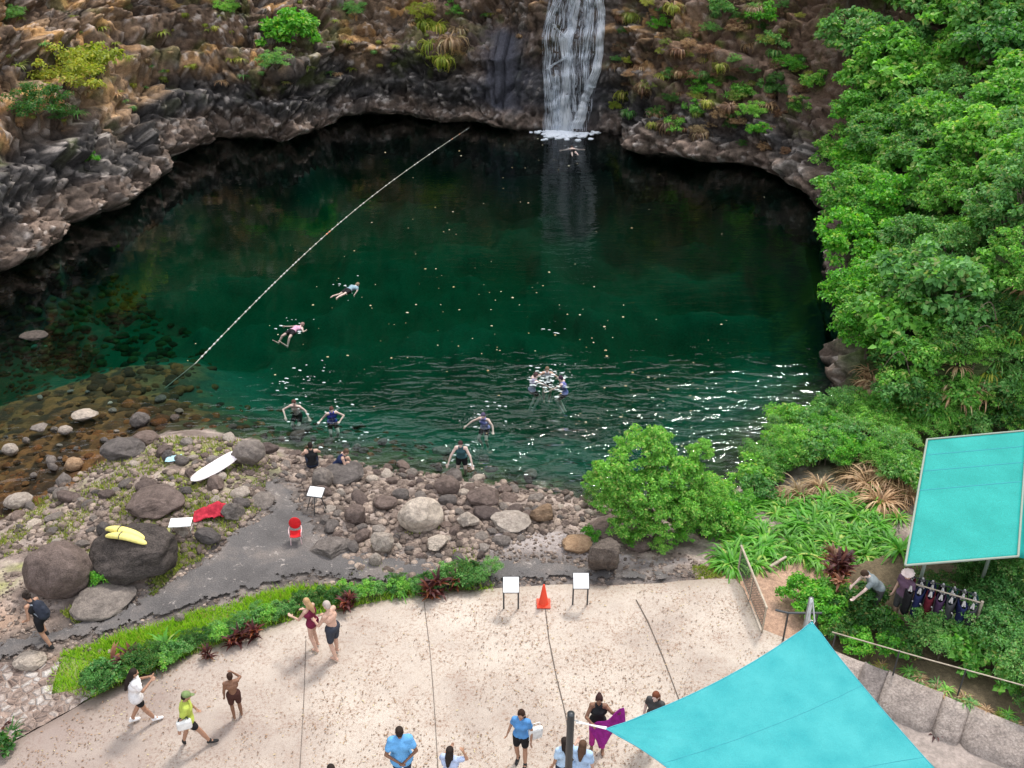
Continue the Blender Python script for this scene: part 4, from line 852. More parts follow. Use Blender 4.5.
for i in range(300):
    p = P(random.gauss(564, 12), 131+abs(random.gauss(0, 3.2)), ZW); r = random.uniform(.05, .19)*random.uniform(.5, 1.2); g_ = bmesh.ops.create_icosphere(bm, subdivisions=2, radius=r, matrix=Matrix.Translation(p-wf.location+Vector((0, 0, -.02)))@Matrix.Diagonal((1.4, 1, .55, 1)))
for vtx in bm.verts: vtx.co += Vector((random.uniform(-.03, .03), random.uniform(-.03, .03), random.uniform(-.02, .04)))
me = bpy.data.meshes.new('splash_foam'); bm.to_mesh(me); bm.free(); mobj('foam', me, mfw, wf)['kind'] = 'stuff'

# ================================================================== foam and floating leaves on the pool
def flecks(name, lst, m, zoff=.004, rr=(.02, .07)):
    V = []; Fq = []
    for cx, cy, spx, spy, n, asp in lst:
        for _ in range(n):
            p = P(random.gauss(cx, spx), random.gauss(cy, spy), ZW+zoff); r = random.uniform(*rr)*(.6 if random.random() < .5 else 1.2); a0 = random.uniform(-.35, .1); b = len(V); ns = 7
            for hgt, sc_ in ((0, 1.), (.35*r, .7)):
                for q_ in range(ns):
                    th = q_*2*pi/ns; rx = r*asp*random.uniform(.7, 1.2)*sc_; ry = r*random.uniform(.6, 1.1)*sc_; x_ = cos(th)*rx; y_ = sin(th)*ry
                    V.append((p.x+x_*cos(a0)-y_*sin(a0), p.y+x_*sin(a0)+y_*cos(a0), p.z+hgt))
            V.append((p.x, p.y, p.z+.45*r))
            for q_ in range(ns):
                q2 = (q_+1) % ns; Fq += [(b+q_, b+q2, b+ns+q2), (b+q_, b+ns+q2, b+ns+q_), (b+ns+q_, b+ns+q2, b+2*ns)]
    return tag(mobj(name, mesh_np(name, np.array(V), np.array(Fq), True), m), kind='stuff')
mfo = mat('foam', (.62, .68, .68), .6)
flecks('foam', [(549, 378, 13, 8, 110, 2.2), (345, 288, 8, 5, 10, 2), (293, 326, 10, 6, 12, 2), (285, 384, 12, 5, 16, 2), (310, 375, 12, 7, 14, 2), (298, 402, 12, 7, 12, 1.6), (335, 410, 12, 7, 14, 1.6), (486, 415, 14, 10, 30, 1.6), (462, 452, 14, 9, 26, 2.4), (575, 150, 8, 4, 8, 1.6),
                (320, 445, 26, 10, 26, 2.2), (548, 331, 8, 3, 5, 3.5), (350, 430, 22, 8, 10, 2.)], mfo, rr=(.012, .040))
mlf = m_leaf('floating_leaf', (.35, .28, .12), (.62, .6, .42), None, 0)
flecks('floating_leaves', [(420, 330, 110, 60, 70, 1.2), (560, 240, 110, 60, 50, 1.2), (600, 380, 60, 50, 50, 1.2), (400, 250, 60, 60, 20, 1.2), (540, 170, 30, 20, 14, 1.3)], mlf, rr=(.018, .045))

# ================================================================== small builders for objects
def boxm(sx, sy, sz, bev=.01, seg=2):
    bm = bmesh.new(); bmesh.ops.create_cube(bm, size=1, matrix=Matrix.Diagonal((sx, sy, sz, 1)))
    if bev: bmesh.ops.bevel(bm, geom=bm.edges[:], offset=bev, segments=seg, affect='EDGES', profile=.5)
    me = bpy.data.meshes.new('box'); bm.to_mesh(me); bm.free(); return me
def lathe(prof, n=24):
    V = []; Fq = []
    for r_, z_ in prof:
        for i in range(n): V.append((r_*cos(2*pi*i/n), r_*sin(2*pi*i/n), z_))
    for j in range(len(prof)-1):
        for i in range(n): a = j*n+i; b = j*n+(i+1) % n; Fq.append((a, b, b+n, a+n))
    me = bpy.data.meshes.new('lathe'); me.from_pydata(V, [], Fq); me.polygons.foreach_set('use_smooth', [True]*len(Fq)); me.update(); return me
def grid_mesh(fn, nu_, nv_, thick=0., smooth=True):
    V = [fn(i/(nu_-1), j/(nv_-1)) for j in range(nv_) for i in range(nu_)]; Fq = [(j*nu_+i, j*nu_+i+1, (j+1)*nu_+i+1, (j+1)*nu_+i) for j in range(nv_-1) for i in range(nu_-1)]
    me = mesh_np('sheet', np.array([tuple(v) for v in V]), np.array(Fq), smooth)
    if thick:
        o = bpy.data.objects.new('tmp', me); COL.objects.link(o); md = o.modifiers.new('s', 'SOLIDIFY'); md.thickness = thick; md.offset = 0
        dg = bpy.context.evaluated_depsgraph_get(); m2 = bpy.data.meshes.new_from_object(o.evaluated_get(dg)); bpy.data.objects.remove(o); me = m2
    return me

# buoy line
A0 = P(469, 128, ZW); A1 = P(195, 364, ZW); A2 = P(165, 388, ZW-.9)
bl = empty('buoy_line', A0); tag(bl, 'swimming area line of small white floats across the pool', 'buoy line')
def bpt(t): p = A0.lerp(A1, t); sag = 1.2*sin(pi*t); d = (A1-A0).normalized(); n = Vector((-d.y, d.x, 0)); return p-n*sag*.8+Vector((0, 0, .01))
mrope = mat('rope', (.35, .36, .30), .9)
mobj('rope', path_tube([tuple(bpt(t_/40)-A0) for t_ in range(41)]+[tuple(A2-A0)], .018, sides=6), mrope, bl)
fm = lathe([(0, -.075), (.025, -.07), (.034, -.035), (.038, 0), (.034, .035), (.025, .07), (0, .075)], 12); fm.materials.append(mat('float_white', (.55, .55, .52), .6)); mor = mat('orange_float', (.75, .28, .12), .5)
u = .012; ndx = 0
while u < .99:
    p = bpt(u)-A0; o = bpy.data.objects.new('float', fm); COL.objects.link(o); o.parent = bl; o.location = p; d = (bpt(u+.01)-bpt(u)); o.rotation_euler = Vector(d).to_track_quat('Z', 'Y').to_euler()
    if ndx in (1, 2, 23, 24, 60): o.material_slots[0].link = 'OBJECT'; o.material_slots[0].material = mor; o['label'] = 'orange float of the line'
    ndx += 1; u += random.choice([.012, .014, .02, .034, .05]) if u < .52 else random.choice([.010, .010, .012, .02])

# rescue boards
def board(name, L, W_, T_, nose=.35, curve=.0):
    def f(u_, v_):
        x = (u_-.5)*L; t = abs(u_-.5)*2; wid = W_/2*max(0, 1-t**(3.2 if u_ > .5 else 2.4))**.5; a = v_*2*pi
        return (x, cos(a)*wid, sin(a)*T_/2*(max(0, 1-t**4)**.5+.02)+curve*(2*(u_-.5))**2)
    return grid_mesh(f, 33, 17)
def place2(me, name, m, a_px, b_px, z, label, cat, lift=.0):
    a = P(*a_px, z); b = P(*b_px, z); c_ = (a+b)/2; d = b-a; return tag(mobj(name, me, m, None, c_+Vector((0, 0, lift)), (0, 0, math.atan2(d.y, d.x))), label, cat)
mwb = m_cloth('board_white', (.82, .76, .77), .5, .06)
zb = hit(215, 470).z
a = P(191, 482, zb+.35); b = P(240, 452, zb+.35)
rb = mobj('rescue_board', board('b', (b-a).length, .52, .12, curve=.05), mwb, None, (a+b)/2, (R(8), 0, math.atan2((b-a).y, (b-a).x))); tag(rb, 'white rescue board lying on the rocks', 'surfboard')
mobj('fin', boxm(.16, .02, .12, .004), M['metal'], rb, (-.9*(b-a).length/2, 0, -.1)); mobj('deck_strip', board('d', (b-a).length*.5, .10, .13, curve=.012), mat('pink_deck', (.70, .58, .64), .6), rb, (0, 0, .006))
myb = m_cloth('board_yellow', (.78, .68, .22), .5, .12)
bvb = [o_ for o_ in COL.objects if o_.get('label') == 'broad dark boulder under the yellow boards'][0]; bpy.context.view_layer.update(); bvb = BVHTree.FromPolygons([tuple(bvb.matrix_world@v_.co) for v_ in bvb.data.vertices], [tuple(p_.vertices) for p_ in bvb.data.polygons])
def hb(px, py, up_):
    r_ = bvb.ray_cast(CAM, ray(px, py)); return (r_[0] if r_[0] else hit(px, py))+Vector((0, 0, up_))
for (a_, b_, cv, lab, zz) in [((105, 529), (145, 539), -.10, 'yellow rescue tube on the dark boulder, the farther of the two', 1.32), ((105, 536), (147, 544), -.10, 'yellow rescue tube on the dark boulder, the nearer of the two', 1.28)]:
    mid_ = hb((a_[0]+b_[0])/2, (a_[1]+b_[1])/2, .09); a = P(*a_, mid_.z-.08); b = P(*b_, mid_.z-.08); cv = -.12; elv = 0.
    o = mobj('rescue_tube', board('b', (b-a).length, .24, .16, curve=cv), myb, None, Vector(((a.x+b.x)/2, (a.y+b.y)/2, (a.z+b.z)/2-cv)), Euler((0, -elv, math.atan2((b-a).y, (b-a).x)), 'XYZ')); tag(o, lab, 'rescue tube')
    mobj('strap', path_tube([(-.12, -.13, cv*.05), (-.12, -.06, .09), (-.12, .06, .09), (-.12, .13, 0)], .012), M['metal'], o)

# white-topped folding table and the white stand
def table(loc, rz, L, W_, Hh, label, name='folding_table', leg_m=None, top_m=None, splay=.05):
    t = empty(name, loc, rz); tag(t, label, 'table'); mobj('tabletop', boxm(L, W_, .035, .012), top_m or M['white'], t, (0, 0, Hh))
    for sx_ in (-1, 1):
        for sy_ in (-1, 1): mobj('leg', path_tube([(sx_*L*.40, sy_*W_*.38, Hh-.02), (sx_*(L*.40+splay), sy_*(W_*.38+splay), 0)], .014), leg_m or M['steel'], t)
        mobj('crossbar', path_tube([(sx_*(L*.40+splay*.5), -W_*.4, Hh*.5), (sx_*(L*.40+splay*.5), W_*.4, Hh*.5)], .009), leg_m or M['steel'], t)
    return t
h = hit(183, 534); table(h, .1, .62, .40, .42, 'small white folding table beside the dark boulder')
h = hit(318, 510); t = empty('tripod_stand', h, -.2); tag(t, 'white board on dark splayed legs at the end of the dark path', 'stand')
mobj('board', boxm(.46, .34, .03, .02), M['white'], t, (0, 0, .68), (R(22), 0, 0)); mobj('frame', boxm(.49, .37, .018, .02), M['metal'], t, (0, .008, .665), (R(22), 0, 0))
for ax, ay in ((-.34, -.05), (.34, -.05), (0, -.30), (.05, .35)): mobj('leg', path_tube([(ax*.35, ay*.35, .66), (ax, ay, -.05)], .014, .012), M['metal'], t)
# red chair
h = hit(297, 543); mred = m_cloth('red_plastic', (.62, .025, .03), .4, .1); t = empty('red_chair', h, .15); tag(t, 'red chair with a round back on the dark path', 'chair'); t.scale = (.68, .68, .78)
def seatf(u_, v_): x = (u_-.5)*.46; y = (v_-.5)*.44; return (x, y, .42+.05*(2*u_-1)**2+.03*(2*v_-1)**2)
mobj('seat', grid_mesh(seatf, 9, 9, .025), mred, t, (0, -.05, 0))
def backf(u_, v_):
    r_ = v_; a = u_*2*pi; return (cos(a)*.25*r_, .17+.05*r_*r_*(1-.4*sin(a)), .78+sin(a)*.27*r_)
mobj('backrest', grid_mesh(backf, 20, 6, .025), mred, t)
mpk = mat('pale_frame', (.7, .5, .5), .5)
for ax, ay in ((-.2, -.25), (.2, -.25), (-.2, .17), (.2, .17)): mobj('leg', path_tube([(ax, ay, .43), (ax*1.15, ay*1.1, 0)], .018), mpk, t)
for sx_ in (-1, 1): mobj('armrest', path_tube([(sx_*.24, .18, .66), (sx_*.27, 0, .64), (sx_*.25, -.22, .62), (sx_*.22, -.25, .43)], .02), mpk, t)
# red cloth heap
h = hit(212, 516); mrc = m_cloth('dark_red_cloth', (.42, .03, .05), .85, .35)
def heap(u_, v_):
    x = (u_-.5)*1.0; y = (v_-.5)*.62; n_ = fbm(np.array([[x*4, y*5, 3.]]), 3, 77)[0]; n2 = fbm(np.array([[x*9, y*9, 9.]]), 2, 78)[0]
    return (x+.06*n2, y+.06*n_, max(.0, .30*math.exp(-((x-.1)/.34)**2-((y)/.24)**2))+.10*n_+.05*n2+.10)
tag(mobj('red_towel', grid_mesh(heap, 34, 24, .015), mrc, None, h, (0, 0, .25)), 'crumpled dark red towel thrown over the mossy rocks', 'towel')
def heap2(u_, v_):
    x = (u_-.5)*.5; y = (v_-.5)*.35; n_ = fbm(np.array([[x*6, y*7, 1.]]), 3, 75)[0]; return (x, y, .10+.08*n_)
tag(mobj('blue_cloth', grid_mesh(heap2, 20, 14, .012), m_cloth('pale_blue_cloth', (.35, .55, .62)), None, hit(174, 461), (0, 0, .2)), 'pale turquoise cloth on the rocks left of the white board', 'towel')

# interpretive panels
def info_panel(px, py, label):
    h = P(px, py, .01); t = empty('information_panel', h); tag(t, label, 'sign'); W_ = .40
    mobj('panel', boxm(W_, .40, .03, .006), M['white'], t, (0, .02, .82), (R(38), 0, 0)); mobj('panel_frame', boxm(W_+.03, .43, .022, .005), M['metal'], t, (0, .032, .805), (R(38), 0, 0))
    for s_ in (-1, 1): mobj('leg', path_tube([(s_*(W_/2-.01), .03, -.02), (s_*(W_/2-.01), .03, .80)], .022), M['metal'], t)
    mobj('crossbar', path_tube([(-W_/2, .03, .55), (W_/2, .03, .55)], .016), M['metal'], t)
info_panel(511, 609, 'slanted white information panel left of the orange cone'); info_panel(580, 605, 'slanted white information panel right of the orange cone')
# cone
t = empty('traffic_cone', P(543.5, 604, .012)); tag(t, 'orange red traffic cone standing between the two white panels', 'traffic cone')
mc_ = mat('cone_red', (.75, .07, .03), .5); mobj('base', boxm(.36, .36, .035, .012), mc_, t, (0, 0, .02)); mobj('body', lathe([(.135, .035), (.13, .05), (.028, .66), (.02, .675), (0, .675)]), mc_, t); mobj('reflective_band', lathe([(.092, .255), (.0955, .256), (.0775, .36), (.074, .361)]), mat('cone_band', (.78, .35, .28), .4), t)

# mesh fence
f0 = P(738, 571, 0); f1 = P(762, 632, 0); t = empty('mesh_fence', f0); tag(t, 'low mesh fence with a pale top rail at the right end of the terrace', 'fence'); dv_ = f1-f0
for q_ in (0, .5, 1): mobj('post', path_tube([tuple(dv_*q_), tuple(dv_*q_+Vector((0, 0, .86)))], .024), M['wood'], t)
mobj('rail', path_tube([tuple(Vector((0, 0, .86))-dv_*.02), tuple(dv_*1.02+Vector((0, 0, .86)))], .032), M['wood'], t); mobj('rail', path_tube([(0, 0, .1), tuple(dv_+Vector((0, 0, .1)))], .016), M['wood'], t)
L_ = dv_.length; segs = []
for i in range(int(L_/.085)): segs.append(((i*.085, 0, .1), (i*.085, 0, .84), .006, .006))
for j in range(9): segs.append(((0, .004, .13+j*.085), (L_, .004, .13+j*.085), .006, .006))
mobj('wire_mesh', tubes(segs, 4), M['metal'], t, (0, 0, 0), (0, 0, math.atan2(dv_.y, dv_.x)))
# stair rail
g0 = P(783, 640, 0); t = empty('stair_rail', g0); tag(t, 'short dark stair rail beside the turquoise sail corner', 'handrail')
g1 = P(812, 640, 0)-g0
for q_ in (0, 1): mobj('post', path_tube([tuple(g1*q_), tuple(g1*q_+Vector((0, 0, .9)))], .025), M['metal'], t)
mobj('rail', path_tube([(-.3, .1, .93), (0, 0, .92), tuple(g1+Vector((.1, 0, .92)))], .03), M['metal'], t)
# long hand rail
r0 = hit(832, 652); r1 = hit(1035, 712); r0v = P(832, 632, 1.32); r1v = P(1040, 690, 1.36); t = empty('hand_rail', r0v.xy.to_3d()); tag(t, 'long thin handrail above the concrete wall', 'handrail')
dd_ = r1v-r0v
mobj('rail', path_tube([(0, 0, r0v.z), tuple(dd_*.5+Vector((0, 0, r0v.z-.02))), tuple(dd_+Vector((0, 0, r0v.z)))], .015), M['wood'], t)
for q_ in (.02, .34, .66, .98): p = dd_*q_; mobj('post', path_tube([(p.x, p.y, gh(r0v.x+p.x, r0v.y+p.y)-.1), (p.x, p.y, r0v.z+p.z)], .02), M['metal'], t)
# concrete bank wall of rounded blocks
mcon = m_rock('pale_concrete', (.20, .175, .165), (.42, .375, .355), 2.2, .5); wl = [Vector((a, b, 0)) for a, b in wall_line]
t = empty('retaining_wall', wl[1]); tag(t, 'sloping wall of rounded pale concrete segments at the lower right', 'wall')
pw, sw, Lw = resample(np.array([(v.x, v.y) for v in wl]), .05)
wid = [.9, .55, 1.25, .6, 1.35, .75, 1.1, .6, 1.2, .8, 1.]; pos = .0; tot = Lw[-1]; wi = 0
while pos < tot-.3:
    w_ = min(wid[wi % len(wid)], tot-pos); i0 = int((pos+.003)/.05); i1 = min(int((pos+w_+.02)/.05), len(pw)-1)
    if i1-i0 < 3: break
    A_ = Vector((*pw[i0], 0)); B_ = Vector((*pw[i1], 0)); d_ = (B_-A_); n_ = Vector((-d_.y, d_.x, 0)).normalized()
    if n_.y < 0: n_ = -n_
    hh_ = .44+.03*((wi*7) % 3)
    def blk(u_, v_):
        x = A_+d_*u_; prof = [(-.08, -.15), (-.02, .15), (.10, .42), (.30, .72), (.52, .95), (.78, 1.02), (.95, .7)]
        q_ = v_*(len(prof)-1); i_ = min(int(q_), len(prof)-2); f_ = q_-i_; s_ = prof[i_][0]*(1-f_)+prof[i_+1][0]*f_; z_ = prof[i_][1]*(1-f_)+prof[i_+1][1]*f_
        e = 1-(abs(2*u_-1))**6; bul = .13*e; rn = .02*fbm(np.array([[x.x*3, x.y*3, z_*3]]), 3, 12)[0]
        p = x+n_*(s_-bul-rn)+Vector((0, 0, z_*hh_+bul*.6+rn)); return tuple(p-wl[1])
    mobj('block', grid_mesh(blk, 22, 26), mcon, t); pos += w_; wi += 1

# pavement below the wall
pv = W2([(835, 688), (886, 713), (991, 757), (1060, 786), (1100, 1000), (1000, 1000), (960, 792), (880, 717)], 0)
mpv = m_rock('worn_pavement', (.16, .145, .14), (.34, .30, .29), 1.2, .3); tag(drape('pavement', pv, lambda x, y: 0*x+.028, mpv, .5), kind='structure')

# sail shade
mts = mat('turquoise_fabric', (.045, .50, .58), .7, spec=.2); k = N(mts); v = k.coord(); f_ = k.noise(v, 1.2, 4, .6); g_ = k.noise(v, 60, 2)
cc = k.ramp(f_, [(.3, (.03, .33, .36)), (.7, (.07, .43, .45))]); k.col(k.mix(1., cc, k.ramp(g_, [(.3, .85), (.7, 1.15)]), 'MULTIPLY')); k.bump(g_, .25, .01)
tt = k.n('ShaderNodeBsdfTranslucent'); mx = k.n('ShaderNodeMixShader'); mx.inputs[0].default_value = .25; k.l(cc, tt.inputs['Color']); k.l(k.b.outputs[0], mx.inputs[1]); k.l(tt.outputs[0], mx.inputs[2]); k.l(mx.outputs[0], k.out.inputs[0])
S1 = P(606, 729, 3.3); S2 = P(812, 622, 2.9); S3 = P(1003, 842, 3.4); S4 = P(742, 850, 3.0)
def coons(c00, c10, c11, c01, sags):
    cen_ = (c00+c10+c11+c01)/4
    def e(a_, b_, t_, s_): m_ = a_.lerp(b_, t_); return m_+(cen_-((a_+b_)/2)).normalized()*s_*4*t_*(1-t_)
    def f(u_, v_):
        b0 = e(c00, c10, u_, sags[0]); b1 = e(c01, c11, u_, sags[2]); l0 = e(c00, c01, v_, sags[3]); l1 = e(c10, c11, v_, sags[1])
        p = b0*(1-v_)+b1*v_+l0*(1-u_)+l1*u_-(c00*(1-u_)*(1-v_)+c10*u_*(1-v_)+c01*(1-u_)*v_+c11*u_*v_)
        e_ = min(u_, 1-u_, v_, 1-v_); an_ = math.atan2(v_+.02, u_+.02); rr_ = math.hypot(u_, v_); fold_ = .018*sin(an_*22)*math.exp(-rr_*2.6)*min(1, rr_*9)+.014*sin(math.atan2(v_+.02, 1.02-u_)*20)*math.exp(-math.hypot(1-u_, v_)*2.8)
        return p+Vector((0, 0, -.22*16*u_*(1-u_)*v_*(1-v_)*.5+fold_))
    return f
sf = coons(S1, S2, S3, S4, (.22, .10, .3, .28)); sail = empty('shade_sail', S1); tag(sail, 'turquoise fabric shade sail stretched over the terrace', 'shade sail')
mobj('canvas', grid_mesh(lambda u_, v_: sf(u_, v_)-S1, 90, 90, .006), mts, sail)
mhem = mat('sail_hem', (.05, .32, .38), .7); bor = [sf(i/30, 0) for i in range(31)]+[sf(1, i/30) for i in range(1, 31)]+[sf(1-i/30, 1) for i in range(1, 31)]+[sf(0, 1-i/30) for i in range(1, 31)]
mobj('hem', path_tube([tuple(p-S1) for p in bor], .012, sides=6), mhem, sail)
for q_ in (.34, .67): mobj('seam', path_tube([tuple(sf(i/30, q_)-S1+Vector((0, 0, .006))) for i in range(31)], .004, sides=5), mhem, sail)
pt = P(571, 713, 3.75); pole = empty('sail_pole', (pt.x, pt.y, 0)); tag(pole, 'dark grey steel pole holding the left corner of the sail', 'pole')
mobj('post', lathe([(0, 0), (.075, 0), (.07, 3.7), (.07, 3.74), (0, 3.75)], 18), M['metal'], pole); mobj('base_plate', boxm(.32, .32, .02, .004), M['metal'], pole, (0, 0, .02)); mobj('eye_bolt', path_tube([(.06, 0, 3.55), (.13, 0, 3.55), (.15, 0, 3.5)], .012), M['steel'], pole)
p2 = P(811, 600, 3.15); pole2 = empty('sail_pole', (p2.x, p2.y, 0)); tag(pole2, 'grey pole behind the upper corner of the turquoise sail', 'pole'); mobj('post', lathe([(0, 0), (.06, 0), (.055, 3.2), (0, 3.21)], 16), M['steel'], pole2); mobj('base_plate', boxm(.3, .3, .02, .004), M['steel'], pole2, (0, 0, .02))
mobj('rope', tubes([((0, 0, 0), tuple(pt+Vector((.1, 0, -.22))-S1), .014, .014)]), M['white'], sail); mobj('rope', tubes([((0.02, .04, 0), tuple(pt+Vector((.1, .03, -.3))-S1), .011, .011)]), M['white'], sail)
for dx_ in (-.05, .06): mobj('rope', tubes([(tuple(S2-S1+Vector((dx_, 0, 0))), tuple(p2-S1+Vector((dx_*.6, 0, 0))), .018, .018)]), M['steel'], sail)
mobj('corner_ring', lathe([(.05, -.01), (.06, 0), (.05, .01), (.04, 0), (.05, -.01)], 14), M['steel'], sail, tuple(S2-S1))

# canopy roof
mcr = mat('canopy_turquoise', (.02, .44, .47), .65, spec=.2); k = N(mcr); v = k.coord(); f_ = k.noise(v, 1.1, 3); g_ = k.noise(v, 45, 2)
k.col(k.mix(1., k.ramp(f_, [(.3, (.005, .24, .215)), (.7, (.015, .30, .27))]), k.ramp(g_, [(.3, .8), (.7, 1.2)]), 'MULTIPLY')); k.bump(g_, .3, .01)
q00 = P(905, 566, 2.75); q10 = P(1018, 557, 2.75); q01 = P(927, 440, 3.15); q11 = P(1027, 431, 3.15)
cn = empty('canopy', (q00.x, q00.y, gh(q00.x, q00.y+1))); tag(cn, 'turquoise sheet roofed canopy with a pale frame among the shrubs', 'canopy'); O = cn.location.copy()
def rf(u_, v_): p = q00*(1-u_)*(1-v_)+q10*u_*(1-v_)+q01*(1-u_)*v_+q11*u_*v_; return p+Vector((0, 0, -.05*sin(pi*v_*4)**2*0+.0))-O
mobj('roof_panel', grid_mesh(rf, 24, 40, .02), mcr, cn)
q20 = P(1030, 560, 2.35); q21 = P(1040, 436, 2.75)
mobj('side_flap', grid_mesh(lambda u_, v_: (q10*(1-u_)*(1-v_)+q20*u_*(1-v_)+q11*(1-u_)*v_+q21*u_*v_)-O+Vector((.004, 0, -.004)), 6, 20, .012), mcr, cn)
mfr = mat('pale_frame_tube', (.26, .30, .25), .6)
for a, b in ((q00, q10), (q00, q01), (q01, q11), (q10, q11)): mobj('roof_frame', path_tube([tuple(a-O+Vector((0, 0, .02))), tuple(b-O+Vector((0, 0, .02)))], .028), mfr, cn)
for v_ in (.56, .72, .86): mobj('seam', path_tube([tuple(rf(i/12, v_)+Vector((0, 0, .012))) for i in range(13)], .010, sides=5), mhem, cn)
for p in [q00*.8+q11*.2, q10*.8+q01*.2, q01*.85+q10*.15, q11*.85+q00*.15]: mobj('post', path_tube([tuple(p-O-Vector((0, 0, .03))), (p.x-O.x, p.y-O.y, gh(p.x, p.y)-O.z-.1)], .045), mfr, cn)

# rack of life vests
ra = P(908, 582, 1.8); rbk = P(982, 603, 1.8); gz_ = gh(ra.x, ra.y); rk = empty('vest_rack', (ra.x, ra.y, gz_)); tag(rk, 'pale rail rack holding a row of life vests beside the canopy', 'rack'); dvv = (rbk-ra); dvv.z = 0
mobj('rail', path_tube([(0, 0, 1.8-gz_), (dvv.x, dvv.y, 1.8-gz_)], .018), M['wood'], rk); mobj('rail', path_tube([(0, .35, 1.75-gz_), (dvv.x, dvv.y+.35, 1.75-gz_)], .016), M['metal'], rk)
for q_ in (0, 1): mobj('post', path_tube([(dvv.x*q_, dvv.y*q_, -.1), (dvv.x*q_, dvv.y*q_, 1.85-gz_)], .035), M['wood'], rk)
cols = {'navy blue': (.015, .02, .07), 'dark red': (.10, .012, .02), 'black': (.015, .015, .017), 'teal': (.015, .06, .06), 'charcoal': (.045, .045, .05), 'purple': (.05, .025, .06)}
CM = {c_: m_cloth('vest_'+c_.replace(' ', '_'), v_) for c_, v_ in cols.items()}
def vestf(u_, v_):
    a = u_*2*pi; w_ = .24*(1-.25*v_**3); d_ = .09; return (cos(a)*w_, sin(a)*d_, -v_*.72)
vm = grid_mesh(lambda u_, v_: vestf(u_, 1-v_), 18, 8, .03)
order = ['black', 'dark red', 'navy blue', 'charcoal', 'dark red', 'navy blue', 'purple', 'black', 'charcoal', 'teal', 'navy blue', 'black', 'charcoal', 'teal']; mst = mat('vest_strap', (.45, .43, .42), .7)
vf = {}
for i, cname in enumerate(order):
    q_ = (i+.5)/len(order); p = ra+dvv*q_+Vector((0, -.05+.42*(i % 2)*.7, -.12)); rz = math.atan2(dvv.y, dvv.x)+pi/2+random.uniform(-.25, .25)
    if cname not in vf: vf[cname] = bpy.data.meshes.new_from_object(bpy.data.objects.new('t', vm)); vf[cname].materials.clear(); vf[cname].materials.append(CM[cname])
    root = empty('life_vest', p, rz); tag(root, cname+' life vest hanging with straps on the rack by the canopy', 'life vest', cname+' vests on the rack')
    mobj('vest_body', vf[cname], None, root)
    for s_ in (-1, 1): mobj('shoulder_strap', path_tube([(s_*.13, -.03, 0), (s_*.08, 0, .13), (s_*.13, .03, 0)], .022), mst, root); mobj('belt', path_tube([(s_*.22, -.10, -.2), (s_*.10, -.13, -.34), (s_*.06, -.12, -.62)], .016), mst, root)

# ================================================================== people
SK = {'light': (.52, .33, .25), 'mid': (.36, .20, .13), 'brown': (.20, .10, .06), 'pale': (.62, .46, .40)}
MS = {}
for k_, c_ in SK.items():
    m = mat('skin_'+k_, c_, .55, spec=.35); kq = N(m); f_ = kq.noise(kq.coord(), 14, 3); kq.col(kq.mix(1., c_, kq.ramp(f_, [(.3, .9), (.7, 1.1)]), 'MULTIPLY')); MS[k_] = m
M_eye = mat('eye_dark', (.03, .02, .02), .3); M_lip = mat('lips', (.35, .12, .10), .5)
US, UT = ico(2)
def capsule(p0, p1, r0, r1, n=12):
    p0 = np.array(p0, float); p1 = np.array(p1, float); a = p1-p0; L = np.linalg.norm(a)
    if L < 1e-6: a = np.array([0, 0, 1.]); L = 1e-6
    a = a/L; u = np.cross(a, [0, 0, 1.]) if abs(a[2]) < .9 else np.cross(a, [1., 0, 0]); u /= np.linalg.norm(u); v = np.cross(a, u); rows = []
    for th in np.linspace(-pi/2, 0, 5): rows.append((r0*math.sin(th), max(r0*math.cos(th), 1e-4), p0))
    for th in np.linspace(0, pi/2, 5): rows.append((r1*math.sin(th), max(r1*math.cos(th), 1e-4), p1))
    t_ = np.arange(n)*2*pi/n; V = np.concatenate([c_+a*o_+r_*(np.cos(t_)[:, None]*u+np.sin(t_)[:, None]*v) for o_, r_, c_ in rows])
    Fq = [(j*n+i, j*n+(i+1) % n, (j+1)*n+(i+1) % n, (j+1)*n+i) for j in range(len(rows)-1) for i in range(n)]
    m_ = len(rows); Fq += [tuple(range(n-1, -1, -1)), tuple((m_-1)*n+i for i in range(n))]
    return V, Fq
def ell(c_, r_, rot=None):
    V = US*np.array(r_)
    if rot is not None: V = V@np.array(rot).T
    return V+np.array(c_), [tuple(t) for t in UT]
def remesh(parts, vox, smooth_it=2, name='body'):
    V = []; Fq = []; b = 0
    for v_, f_ in parts: V.append(v_); Fq += [tuple(i+b for i in t) for t in f_]; b += len(v_)
    me = bpy.data.meshes.new(name); me.from_pydata(np.concatenate(V).tolist(), [], Fq); o = bpy.data.objects.new('tmp', me); COL.objects.link(o)
    md = o.modifiers.new('r', 'REMESH'); md.mode = 'VOXEL'; md.voxel_size = vox; md.use_smooth_shade = True
    if smooth_it: sm = o.modifiers.new('s', 'SMOOTH'); sm.factor = .5; sm.iterations = smooth_it
    dg = bpy.context.evaluated_depsgraph_get(); m2 = bpy.data.meshes.new_from_object(o.evaluated_get(dg)); bpy.data.objects.remove(o); m2.name = name; return m2
def nrmz(v): v = np.array(v, float); return v/(np.linalg.norm(v)+1e-9)
BASE = dict(pelvis=(0, 0, .93), chest=(0, 0, 1.24), neck=(0, -.01, 1.42), head=(0, .02, 1.57), shR=(.165, 0, 1.37), shL=(-.165, 0, 1.37), elR=(.23, -.03, 1.09), elL=(-.23, -.03, 1.09),
            wrR=(.24, .06, .85), wrL=(-.24, .06, .85), hiR=(.09, 0, .90), hiL=(-.09, 0, .90), knR=(.10, .03, .49), knL=(-.10, .03, .49), anR=(.10, -.01, .08), anL=(-.10, -.01, .08))
CLOTH = {}
